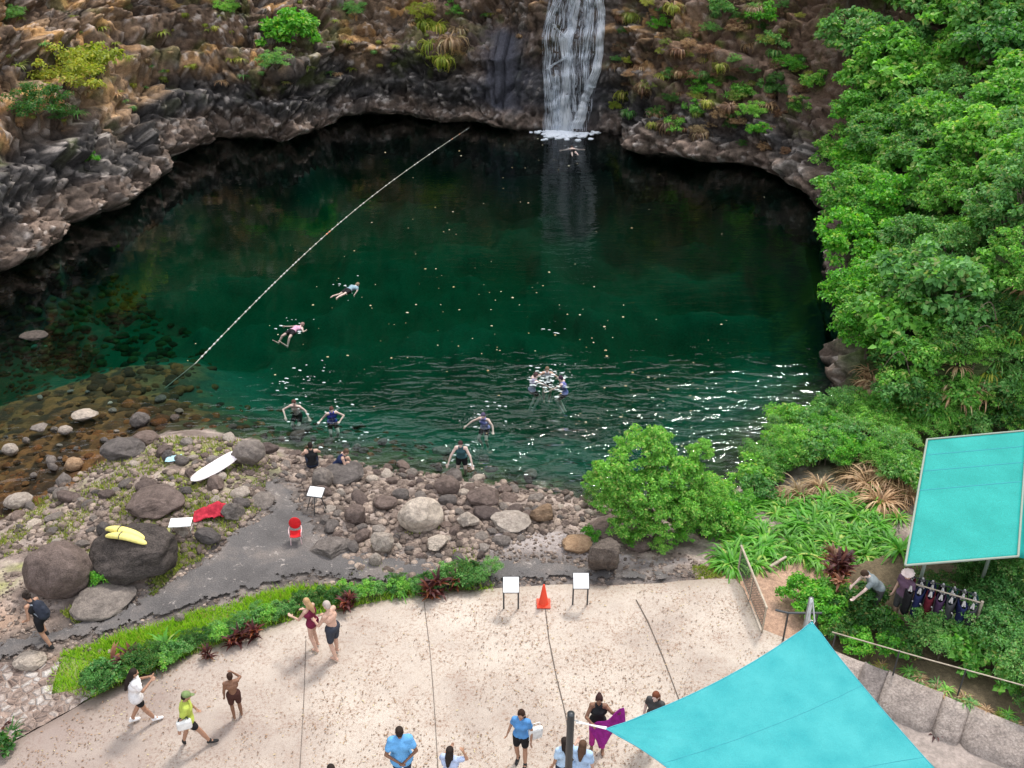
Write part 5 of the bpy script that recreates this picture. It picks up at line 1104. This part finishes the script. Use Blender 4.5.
def cloth(n, c):
    if n not in CLOTH: CLOTH[n] = m_cloth('cloth_'+n, c)
    return CLOTH[n]
def person(label, loc, rz, h=1.7, skin='light', pose=None, lean=0., top=None, bottom=None, hair=((.03, .02, .015), 'short'), female=False, shoes=None, rot=None, look=0., bulk=1., curl=.6, twist=0., hat=None):
    J = {k_: np.array(v_, float) for k_, v_ in BASE.items()}
    if female: 
        for s_ in ('shR', 'shL'): J[s_][0] *= .9
    J.update({k_: np.array(v_, float) for k_, v_ in (pose or {}).items()})
    up = ['chest', 'neck', 'head', 'shR', 'shL', 'elR', 'elL', 'wrR', 'wrL']; pv_ = J['pelvis']
    cl, sl_ = cos(lean), sin(lean); Rx = np.array([[1, 0, 0], [0, cl, sl_], [0, -sl_, cl]]); ct, st_ = cos(twist), sin(twist); Rz = np.array([[ct, -st_, 0], [st_, ct, 0], [0, 0, 1]])
    for k_ in up: J[k_] = Rx@(Rz@(J[k_]-pv_))+pv_
    sc_ = h/1.70
    hd = J['head']; hn = nrmz(hd-J['neck']); hf = nrmz(np.array([sin(look), cos(look), 0])-hn*np.dot(hn, [sin(look), cos(look), 0])); hs = np.cross(hf, hn); HR = np.stack([hs, hf, hn], 1)
    hp_ = lambda x, y, z: hd+HR@np.array([x, y, z])
    pr = []; b = bulk
    tdir = nrmz(J['shR']-J['shL'])
    pr.append(capsule(J['pelvis']-tdir*.06, J['pelvis']+tdir*.06, .115*b, .115*b)); pr.append(capsule(J['pelvis'], (J['pelvis']+J['chest'])/2, .118*b, .108*b)); 
    pr.append(capsule((J['pelvis']+J['chest'])/2, J['chest'], .106*b, .125*b)); pr.append(capsule(J['chest']-tdir*.07, J['chest']+tdir*.07, .112*b, .112*b)); pr.append(capsule(J['shL'], J['shR'], .062*b, .062*b)); pr.append(capsule(J['chest'], (J['neck']+J['chest'])/2, .12*b, .09*b))
    pr.append(capsule(J['neck']-hn*.08, hd-hn*.03, .052, .048))
    if female:
        fr_ = nrmz(np.cross(J['neck']-J['chest'], tdir))*-1
        for s_ in (-1, 1): pr.append(ell(J['chest']+tdir*s_*.065+np.cross(nrmz(J['neck']-J['chest']), tdir)*.085, (.058, .06, .055)))
    pr.append(ell(hp_(0, -.01, .02), (.076, .095, .10), HR)); pr.append(ell(hp_(0, .02, -.045), (.055, .068, .07), HR)); pr.append(capsule(hp_(0, .085, .015), hp_(0, .108, -.02), .010, .015, 8)); pr.append(ell(hp_(0, .07, -.085), (.028, .022, .02), HR))
    for s_ in (-1, 1): pr.append(ell(hp_(s_*.078, 0, -.01), (.010, .020, .032), HR))
    pr.append(capsule(hp_(-.04, .08, .03), hp_(.04, .08, .03), .012, .012, 8)); pr.append(capsule(hp_(-.018, .085, -.055), hp_(.018, .085, -.055), .010, .010, 8))
    for S in 'RL':
        sg_ = 1 if S == 'R' else -1
        sh, el, wr = J['sh'+S], J['el'+S], J['wr'+S]; pr.append(capsule(sh, el, .050*b, .038)); pr.append(capsule(el, wr, .038, .025)); pr.append(capsule(sh, (sh+el)/2, .046*b, .044*b))
        fd = nrmz(wr-el); side = nrmz(np.cross(fd, [0, .3, 1.])) if abs(fd[2]) < .9 else np.array([0, 1., 0]); side = nrmz(side-fd*np.dot(side, fd)); pn = np.cross(fd, side)*sg_
        pc = wr+fd*.05; pr.append(capsule(wr+fd*.02-side*.012, wr+fd*.085-side*.02, .020, .018, 8)); pr.append(capsule(wr+fd*.02+side*.012, wr+fd*.085+side*.02, .020, .018, 8))
        for i_, (o_, l_) in enumerate([(-.033, .062), (-.011, .078), (.011, .083), (.033, .074)]):
            b0 = wr+fd*.088+side*o_; d1 = nrmz(fd*cos(curl*.5)+pn*sin(curl*.5)); d2 = nrmz(fd*cos(curl*1.3)+pn*sin(curl*1.3)); b1 = b0+d1*l_*.5; b2 = b1+d2*l_*.5
            pr.append(capsule(b0, b1, .0105, .0095, 8)); pr.append(capsule(b1, b2, .0095, .0085, 8))
        t0 = wr+fd*.03+side*.025; t1 = t0+nrmz(fd*.7+side*.8)*.045; t2 = t1+nrmz(fd+side*.2+pn*.3)*.032; pr.append(capsule(t0, t1, .014, .011, 8)); pr.append(capsule(t1, t2, .011, .009, 8))
        hi, kn, an = J['hi'+S], J['kn'+S], J['an'+S]; pr.append(capsule(hi, kn, .088*b, .055)); pr.append(capsule(kn, kn*.6+an*.4, .053, .055)); pr.append(capsule(kn*.6+an*.4, an, .054, .036))
        ft = J.get('to'+S); 
        if ft is None:
            fdir = nrmz(np.array([0.03*sg_, 1, 0])); ft = an+fdir*.15+np.array([0, 0, -.045])
        heel = an+nrmz(an-ft)*.03+np.array([0, 0, -.03]); J['to'+S] = ft; J['he'+S] = heel; pr.append(capsule(heel, an*.5+ft*.5+np.array([0, 0, -.012]), .034, .034)); pr.append(capsule(an*.5+ft*.5+np.array([0, 0, -.012]), ft, .036, .027)); pr.append(capsule(an, an*.6+ft*.4, .036, .034))
    body = remesh(pr, .0098, 2, 'person'); body.materials.append(MS[skin]); body.materials.append(M_eye); body.materials.append(M_lip)
    n_ = len(body.polygons); cc_ = np.zeros(n_*3); body.polygons.foreach_get('center', cc_); cc_ = cc_.reshape(-1, 3); mi_ = np.zeros(n_, dtype=np.int32)
    for s_ in (-1, 1): mi_[np.linalg.norm(cc_-hp_(s_*.032, .083, .008), axis=1) < .017] = 1
    q_ = (cc_-hp_(0, .09, -.055))@HR; mi_[(abs(q_[:, 0]) < .028) & (abs(q_[:, 2]) < .011) & (q_[:, 1] > -.02)] = 2
    body.polygons.foreach_set('material_index', mi_)
    o = mobj('person', body, None, None, loc, rot or (0, 0, rz), (sc_,)*3); tag(o, label, 'person')
    hc, hst = hair; hm = cloth('hair_%d_%d_%d' % tuple(int(v*100) for v in hc), hc)
    if hst != 'bald':
        hq = [ell(hp_(0, -.022, .040), (.087, .098, .092), HR), ell(hp_(0, -.045, -.01), (.078, .068, .08), HR)]
        if hst in ('long', 'verylong'):
            tl_ = .30 if hst == 'long' else .46
            hq += [capsule(hp_(0, -.06, -.02), hp_(0, -.10, -tl_*.55), .065, .07), capsule(hp_(0, -.10, -tl_*.55), hp_(0, -.12, -tl_), .07, .035), capsule(hp_(.055, -.02, -.02), hp_(.07, -.05, -.16), .03, .025), capsule(hp_(-.055, -.02, -.02), hp_(-.07, -.05, -.16), .03, .025)]
        if hst == 'bun': hq += [ell(hp_(0, -.10, .07), (.045, .045, .045))]
        mobj('hair', remesh(hq, .014, 1, 'hair'), hm, o)
    if hat is not None:
        hm2 = cloth('hat_'+hat[0], hat[1]); hz = [ell(hp_(0, -.01, .065), (.098, .11, .075), HR), ell(hp_(0, .01 if hat[2] == 'brim' else .11, .055), (.17, .18, .012) if hat[2] == 'brim' else (.06, .08, .010), HR)]
        mobj('hat', remesh(hz, .012, 1, 'hat'), hm2, o)
    if top:
        nm, c_, kind = top; infl = .020 if kind != 'loose' else .035; tp = [capsule(J['pelvis']-tdir*.06, J['pelvis']+tdir*.06, .115*b+infl, .115*b+infl)] if kind != 'crop' else []
        if kind == 'dress' or kind == 'swim': tp.append(capsule(J['pelvis']-tdir*.055-nrmz(J['chest']-J['pelvis'])*.03, J['pelvis']+tdir*.055-nrmz(J['chest']-J['pelvis'])*.03, .115*b+infl*.7, .115*b+infl*.7))
        tp += [capsule(J['pelvis'], (J['pelvis']+J['chest'])/2, .118*b+infl, .108*b+infl), capsule((J['pelvis']+J['chest'])/2, J['chest'], .106*b+infl, .125*b+infl*.8), capsule(J['chest']-tdir*.07, J['chest']+tdir*.07, .112*b+infl*.8, .112*b+infl*.8), capsule(J['chest'], (J['neck']+J['chest'])/2, .12*b+infl*.7, .09*b+infl*.6)]
        if female: tp += [ell(J['chest']+tdir*s_*.065+np.cross(nrmz(J['neck']-J['chest']), tdir)*.085, (.068+infl*.3,)*3) for s_ in (-1, 1)]
        if kind in ('tee', 'loose', 'long'):
            tp.append(capsule(J['shL'], J['shR'], .062*b+infl*.7, .062*b+infl*.7)); fq = .55 if kind != 'long' else 1
            for S in 'RL':
                tp.append(capsule(J['sh'+S], J['sh'+S]*(1-fq)+J['el'+S]*fq, .052*b+infl*.8, .05+infl*.8))
                if kind == 'long': tp.append(capsule(J['el'+S], J['wr'+S]*.9+J['el'+S]*.1, .045+infl*.4, .035+infl*.4))
        elif kind == 'tank': tp.append(capsule(J['shL']*.65+J['shR']*.35, J['shR']*.65+J['shL']*.35, .062*b+infl*.6, .062*b+infl*.6))
        if kind == 'loose': tp.append(capsule(J['pelvis']-tdir*.05-np.array([0, 0, .06]), J['pelvis']+tdir*.05-np.array([0, 0, .06]), .13*b+infl, .13*b+infl))
        if kind == 'dress': tp.append(capsule(J['pelvis'], (J['knR']+J['knL'])/2*.55+J['pelvis']*.45, .13*b+infl, .17*b))
        mobj('dress' if kind == 'dress' else 'swimsuit' if kind == 'swim' else 'shirt', remesh(tp, .016, 2, 'shirt'), cloth(nm, c_), o)
    if bottom:
        nm, c_, fr2 = bottom; infl = .020; bt = [capsule(J['pelvis']-tdir*.06-np.array([0, 0, .01]), J['pelvis']+tdir*.06-np.array([0, 0, .01]), .117*b+infl, .117*b+infl)]
        for S in 'RL':
            e = min(fr2, 1.); kk_ = J['hi'+S]*(1-e)+J['kn'+S]*e; r_e = .088*b*(1-e)+.055*e+infl; bt.append(capsule(J['hi'+S], kk_, .09*b+infl, r_e))
            if fr2 > 1: bt.append(capsule(J['kn'+S], J['kn'+S]*(2-fr2)+J['an'+S]*(fr2-1), .055+infl, .05+infl*.8))
        mobj('trousers' if fr2 > 1 else 'shorts', remesh(bt, .016, 2, 'shorts'), cloth(nm, c_), o)
    if shoes:
        for S in 'RL':
            an, ft, he = J['an'+S], J['to'+S], J['he'+S]; mobj('shoe', remesh([capsule(he, (an+ft)/2-np.array([0, 0, .012]), .044, .044), capsule((an+ft)/2-np.array([0, 0, .012]), ft+nrmz(ft-an)*.015, .045, .036), capsule(an+np.array([0, 0, .03]), an, .045, .045)], .014, 1, 'shoe'), cloth(shoes[0], shoes[1]), o)
    return o, J, hp_
def on_plaza(px, py): p = P(px, py, .014); return p
WALK = dict(knR=(.10, .22, .52), anR=(.10, .30, .10), knL=(-.10, -.05, .50), anL=(-.10, -.30, .13), toL=(-.10, -.17, .035), elR=(.24, -.14, 1.12), wrR=(.24, -.16, .87), elL=(-.24, .08, 1.12), wrL=(-.22, .22, .92))
def shoulder_bag(o, J, side, c_, nm, size=(.32, .12, .28), kind='bag', z=.95, y=0):
    m_ = cloth(nm, c_)
    def bf(u_, v_): a = u_*2*pi; t_ = 1-abs(2*v_-1)**3; return (cos(a)*size[0]/2*max(.15, t_)**.4, sin(a)*size[1]/2*(.4+.6*t_), (v_-.5)*size[2])
    bg = mobj(kind, grid_mesh(bf, 18, 10, .01), m_, None, (0, 0, 0)); return bg

# backpack walker
h = hit(50, 645)
o, J, hf_ = person('person in black vest and shorts leaning forward under a backpack', h, R(68), 1.72, 'mid', dict(knR=(.1, .25, .62), anR=(.1, .12, .28), toR=(.1, .27, .22), knL=(-.1, .02, .5), anL=(-.1, -.18, .10), elR=(.25, .08, 1.10), wrR=(.24, .30, .95), elL=(-.24, .06, 1.08), wrL=(-.2, .32, 1.0)), lean=.42, top=('black_top', (.018, .018, .02), 'tank'), bottom=('black_shorts', (.015, .015, .017), .7), hair=((.025, .018, .015), 'bun'), female=True, shoes=('black_shoe', (.03, .03, .03)))
bp_ = mobj('backpack', remesh([capsule((0, 0, -.16), (0, 0, .16), .13, .115), capsule((-.06, 0, -.14), (-.06, 0, .12), .10, .09), capsule((.06, 0, -.14), (.06, 0, .12), .10, .09), capsule((0, -.10, -.10), (0, -.10, .02), .07, .06)], .016, 2, 'backpack'), cloth('pack', (.03, .035, .05)), None, o.matrix_world@Vector((0, -.02, 1.12)))
bp_.rotation_euler = (-.42, 0, R(68)); q3 = Matrix.Rotation(R(68), 3, 'Z'); bp_.location = Vector(h)+q3@Vector((0, -.10, 1.24)); tag(bp_, 'black backpack with grey straps on the leaning walker', 'backpack')
for s_ in (-1, 1): mobj('shoulder_strap', path_tube([(s_*.10, .10, -.14), (s_*.12, .16, 0), (s_*.11, .26, .10), (s_*.10, .24, .18), (s_*.09, .10, .22), (s_*.08, .02, .18)], .016), cloth('strap_grey', (.25, .28, .32)), bp_)
# woman in white
p = on_plaza(143, 722)
o, J, hf_ = person('person with long dark hair in a white tee holding up a phone', p, R(-62), 1.68, 'mid', dict(knR=(.10, .10, .50), anR=(.10, .26, .09), knL=(-.10, .02, .50), anL=(-.10, -.22, .10), elR=(.22, .14, 1.16), wrR=(.12, .34, 1.30), elL=(-.21, .12, 1.15), wrL=(-.06, .35, 1.28)), lean=.1, top=('white_tee', (.72, .70, .70), 'loose'), bottom=('black_shorts', (.015, .015, .017), .55), hair=((.02, .014, .012), 'verylong'), female=True, shoes=('white_shoe', (.75, .74, .74)), curl=1.1)
ph = mobj('phone', boxm(.075, .012, .15, .006), M['metal'], None, p+Matrix.Rotation(R(-62), 3, 'Z')@Vector((.03, .54, 1.33)), (R(-10), 0, R(-62))); tag(ph, 'dark phone held up by the long haired person in white', 'phone'); mobj('screen', boxm(.066, .003, .135, .001), mat('screen', (.02, .02, .025), .15), ph, (0, -.0068, 0))
# yellow shirt
p = on_plaza(193, 745)
o, J, hf_ = person('person in a yellow green shirt and black shorts striding to the right', p, R(-70), 1.66, 'mid', dict(WALK, anR=(.1, .38, .10), anL=(-.1, -.18, .09)), lean=.12, top=('lime_shirt', (.42, .50, .09), 'loose'), bottom=('black_shorts', (.015, .015, .017), .6), hair=((.03, .02, .015), 'short'), hat=('olive', (.16, .22, .09), 'cap'), shoes=('black_shoe', (.03, .03, .03)))
bg = mobj('shoulder_bag', boxm(.32, .13, .26, .05, 3), cloth('white_bag', (.72, .72, .70)), None, p+Matrix.Rotation(R(-70), 3, 'Z')@Vector((.26, -.05, .98)), (0, 0, R(20))); tag(bg, 'white bag at the hip of the person in yellow green', 'bag'); mobj('strap', path_tube([(-.12, 0, .10), (-.08, .01, .20), (.08, .01, .20), (.12, 0, .10)], .012), cloth('strap_dark', (.03, .05, .05)), bg)
# child
person('bare chested child with a hand raised to the head, alone on the terrace', on_plaza(238, 717), R(20), 1.42, 'brown', dict(elR=(.26, .12, 1.36), wrR=(.10, .14, 1.55), anR=(.11, .03, .08), anL=(-.09, -.04, .08)), bottom=('brown_trunks', (.06, .025, .02), .75), hair=((.035, .018, .012), 'short'))
# couple
person('person with fair hair in a maroon swimsuit beside the shirtless man', on_plaza(316, 648), R(60), 1.62, 'light', dict(elL=(-.24, .20, 1.12), wrL=(-.22, .42, 1.14), elR=(.22, .10, 1.12), wrR=(.12, .30, 1.16), knR=(.1, .10, .5), anR=(.1, .02, .08), anL=(-.1, -.12, .08)), lean=.15, top=('maroon', (.16, .02, .05), 'swim'), hair=((.42, .27, .14), 'long'), female=True)
person('shirtless man in dark patterned shorts facing the person in maroon', on_plaza(336, 656), R(62), 1.78, 'light', dict(elL=(-.25, .16, 1.12), wrL=(-.14, .36, 1.10), elR=(.25, .12, 1.12), wrR=(.16, .34, 1.08), anR=(.13, .06, .08), anL=(-.12, -.10, .08)), lean=.12, bottom=('dark_pattern', (.04, .045, .06), .8), hair=((.45, .38, .34), 'short'), bulk=1.08)
# bottom row
p = P(404, 786, .014)
person('man in a light blue shirt and dark trousers with hands behind the back', p, R(10), 1.80, 'brown', dict(elR=(.30, -.10, 1.12), wrR=(.10, -.17, .98), elL=(-.30, -.10, 1.12), wrL=(-.08, -.18, .96)), lean=.05, top=('light_blue', (.13, .36, .66), 'loose'), bottom=('navy', (.03, .04, .07), 1.85), hair=((.03, .02, .018), 'short'), shoes=('black_shoe', (.03, .03, .03)), bulk=1.18)
p = P(452, 800, .014)
person('dark haired person in a blue and white top with arms raised', p, R(-15), 1.66, 'mid', dict(elR=(.34, .10, 1.34), wrR=(.28, .10, 1.50), elL=(-.25, .12, 1.14), wrL=(-.14, .34, 1.2)), top=('blue_white', (.42, .50, .68), 'tee'), bottom=('teal_shorts', (.03, .14, .12), .8), hair=((.02, .016, .016), 'long'), female=True)
person('person at the lower frame edge of whom mostly dark hair shows', P(338, 818, .014), R(30), 1.66, 'mid', top=('grey_top', (.2, .2, .22), 'tee'), bottom=('navy', (.03, .04, .07), .8), hair=((.02, .016, .016), 'short'))
p = on_plaza(521, 762)
person('dark haired woman in a blue shirt and black shorts in the middle of the terrace', p, R(165), 1.66, 'mid', dict(anR=(.08, -.06, .08), anL=(-.12, .10, .08), elR=(.24, -.05, 1.12), wrR=(.30, .02, .90)), top=('mid_blue', (.09, .25, .52), 'tee'), bottom=('black_shorts', (.015, .015, .017), .65), hair=((.03, .016, .014), 'long'), female=True, shoes=('black_shoe', (.03, .03, .03)))
bg = mobj('tote_bag', boxm(.34, .13, .32, .05, 3), cloth('white_bag', (.72, .72, .70)), None, p+Vector((.30, .02, .92)), (0, .1, .4)); tag(bg, 'white tote bag beside the woman in the blue shirt', 'bag'); mobj('strap', path_tube([(-.10, 0, .14), (-.08, 0, .30), (.08, 0, .30), (.10, 0, .14)], .010), cloth('white_bag', (.72, .72, .70)), bg)
person('person in a pale blue shirt standing just left of the sail pole', P(563, 790, .014), R(20), 1.64, 'mid', top=('pale_blue', (.42, .56, .72), 'tee'), bottom=('navy', (.03, .04, .07), .8), hair=((.02, .015, .015), 'long'), female=True)
person('brown haired person in a pale blue shirt just right of the sail pole', P(580, 795, .014), R(-20), 1.70, 'light', dict(elL=(-.28, .05, 1.15), wrL=(-.22, .3, 1.2)), top=('sky_blue', (.38, .52, .72), 'loose'), bottom=('navy', (.03, .04, .07), .8), hair=((.10, .055, .035), 'long'), female=True)
# purple
p = on_plaza(596, 748)
o, J, hf_ = person('person in a black top and magenta trousers spreading a purple towel', p, R(175), 1.70, 'brown', dict(elR=(.26, .16, 1.16), wrR=(.14, .36, 1.22), elL=(-.30, .12, 1.30), wrL=(-.42, .28, 1.50), anL=(-.14, .06, .08)), top=('black_top', (.018, .018, .02), 'tank'), bottom=('magenta', (.36, .03, .22), 1.85), hair=((.04, .02, .018), 'bun'), female=True)
mpt = m_cloth('purple_towel', (.30, .025, .24), .9, .25)
def towel(u_, v_):
    a_ = Vector((-.22, .02, 1.0)); b_ = Vector((.48, -.12, 1.82)); c_ = Vector((.56, -.02, 1.22)); d_ = Vector((.02, -.05, .5)); q_ = a_*(1-u_)*(1-v_)+b_*u_*(1-v_)+c_*u_*v_+d_*(1-u_)*v_
    return q_+Vector((0, -.34+.06*sin(u_*9+v_*3), .02*sin(v_*11+u_*5)))
tag(mobj('purple_towel', grid_mesh(towel, 26, 18, .012), mpt, None, p), 'purple towel held out in front of the person in magenta trousers', 'towel')
person('auburn haired person in a grey top partly behind the sail edge', P(652, 742, .014), R(150), 1.68, 'pale', dict(elL=(-.24, .15, 1.16), wrL=(-.18, .36, 1.3)), lean=.1, top=('dark_grey', (.06, .06, .06), 'tee'), bottom=('dark_grey', (.06, .06, .06), .8), hair=((.16, .055, .03), 'long'), female=True)
# right-hand pair
h = hit(872, 615); person('person in a grey shirt stretching a bare arm out beside the wine red plants', Vector((h.x, h.y, gh(h.x, h.y))), R(95), 1.72, 'pale', dict(elL=(-.26, .25, 1.40), wrL=(-.25, .52, 1.36), elR=(.24, .22, 1.28), wrR=(.22, .46, 1.25)), lean=.75, top=('grey_shirt', (.17, .20, .21), 'tee'), bottom=('dark_grey', (.06, .06, .06), .9), hair=((.05, .03, .02), 'short'))
h = hit(896, 622); person('person in a pale round hat next to the vest rack', Vector((h.x, h.y, gh(h.x, h.y))), R(120), 1.72, 'light', dict(), top=('plum_top', (.12, .07, .11), 'tee'), bottom=('dark_grey', (.06, .06, .06), .9), hair=((.05, .03, .02), 'short'), hat=('pale', (.74, .60, .56), 'brim'))
# swimmers: prone or upright in the water
PRONE = dict(elL=(-.30, .10, 1.55), wrL=(-.26, .16, 1.80), elR=(.30, .05, 1.20), wrR=(.34, .12, .98), knR=(.12, -.02, .5), knL=(-.13, .05, .5), anR=(.16, -.08, .10), anL=(-.18, -.02, .10), head=(0, -.02, 1.58), toR=(.16, -.06, -.05), toL=(-.18, .0, -.05))
def swimmer(label, px, py, az, skin, top, bottom, hair, pose=PRONE, h=1.72, pitch=-90, dz=-.05, **kw):
    c_ = P(px, py, ZW); Rm = Matrix.Rotation(az, 4, 'Z')@Matrix.Rotation(R(pitch), 4, 'X'); off = Rm@Vector((0, 0, 1.0*h/1.7)); loc = c_-off; loc.z = ZW+dz-off.z
    return person(label, loc, 0, h, skin, pose, 0, top, bottom, hair, rot=Rm.to_euler(), **kw)
swimmer('swimmer in a pale shirt doing the crawl, farthest out past the line', 349, 289, R(-32), 'pale', ('steel_blue', (.25, .36, .42), 'tee'), ('black_shorts', (.015, .015, .017), .5), ((.25, .18, .12), 'short'))
swimmer('swimmer in a pink vest between the float line and the shore', 293, 330, R(-30), 'pale', ('pink_vest', (.60, .33, .45), 'tank'), ('black_shorts', (.015, .015, .017), .4), ((.25, .16, .14), 'short'), dict(PRONE, elL=(-.42, .05, 1.32), wrL=(-.62, .05, 1.22), elR=(.34, .05, 1.22), wrR=(.30, .1, 1.42), knR=(.2, .05, .52), knL=(-.16, .05, .5), anR=(.25, .35, .3), anL=(-.2, .3, .28)))
UPR = dict(elL=(-.40, .20, 1.34), wrL=(-.50, .42, 1.30), elR=(.40, .20, 1.34), wrR=(.52, .40, 1.30), knR=(.14, .3, .62), knL=(-.14, .3, .62))
def treader(label, px, py, rz, skin, top, hair, depth=1.40, pose=UPR, **kw):
    c_ = P(px, py, ZW); return person(label, c_-Vector((0, 0, depth)), rz, 1.72, skin, pose, .25, top, ('black_shorts', (.015, .015, .017), .5), hair, **kw)
treader('bather with both arms curved wide beside the one in blue', 296, 404, R(170), 'pale', None, ((.10, .05, .04), 'short'), pose=dict(UPR, wrL=(-.62, .36, 1.2), elL=(-.42, .12, 1.32), wrR=(.22, .50, 1.3)))
treader('bather in a blue and red vest in the near left water', 331, 411, R(200), 'pale', ('blue_vest', (.04, .07, .42), 'tank'), ((.10, .05, .04), 'short'), pose=dict(UPR, wrL=(-.20, .46, 1.36), elR=(.38, .05, 1.2), wrR=(.50, .28, 1.34)))
treader('bather in a violet blue vest with an arm curved out, right of the sunken rocks', 485, 417, R(160), 'pale', ('violet_vest', (.20, .22, .55), 'tank'), ((.10, .08, .14), 'short'))
swimmer('swimmer with arms spread just below the waterfall', 573, 150, R(5), 'pale', None, ('black_shorts', (.015, .015, .017), .4), ((.08, .05, .04), 'short'), dict(PRONE, elL=(-.42, .05, 1.35), wrL=(-.66, .05, 1.30), elR=(.42, .05, 1.35), wrR=(.66, .05, 1.32)))
treader('bather on the left of the splashing trio', 532, 380, R(-60), 'pale', ('lilac_vest', (.45, .40, .55), 'tank'), ((.10, .06, .06), 'short'))
treader('bather at the back of the splashing trio', 547, 371, R(180), 'light', ('white_vest', (.6, .58, .62), 'tank'), ((.18, .12, .08), 'short'))
treader('bather on the right of the splashing trio', 565, 383, R(70), 'pale', ('violet_vest', (.20, .22, .55), 'tank'), ((.05, .03, .05), 'short'))
SITP = dict(pelvis=(0, 0, .30), chest=(0, .05, .61), neck=(0, .06, .79), head=(0, .09, .94), shR=(.165, .05, .74), shL=(-.165, .05, .74), elR=(.28, .22, .56), elL=(-.28, .22, .56), wrR=(.20, .44, .50), wrL=(-.20, .44, .50), hiR=(.09, 0, .28), hiL=(-.09, 0, .28), knR=(.15, .42, .48), knL=(-.15, .42, .48), anR=(.13, .55, .08), anL=(-.13, .55, .08))
treader('wading bather bending over with both arms down, near the brown shore boulder', 462, 466, R(175), 'pale', ('dark_teal', (.04, .10, .12), 'tank'), ((.06, .03, .03), 'short'), depth=.55, pose=dict(elL=(-.32, .20, 1.18), wrL=(-.40, .40, 1.0), elR=(.32, .20, 1.18), wrR=(.40, .40, 1.0), knR=(.13, .1, .5), knL=(-.13, .1, .5)))
h = hitw(313, 468); person('dark haired bather sitting in the shallows behind the white stand', h+Vector((0, 0, -.12)), R(15), 1.72, 'light', SITP, 0, ('black_top', (.018, .018, .02), 'tank'), ('navy', (.03, .04, .07), .7), ((.02, .015, .015), 'short'))
h = hitw(337, 474); person('bather crouching on the waterline rocks right of the sitting one', h+Vector((0, 0, .05)), R(-80), 1.6, 'light', SITP, .5, ('navy_top', (.02, .03, .08), 'tank'), ('navy', (.03, .04, .07), .7), ((.12, .07, .05), 'short'), female=True)
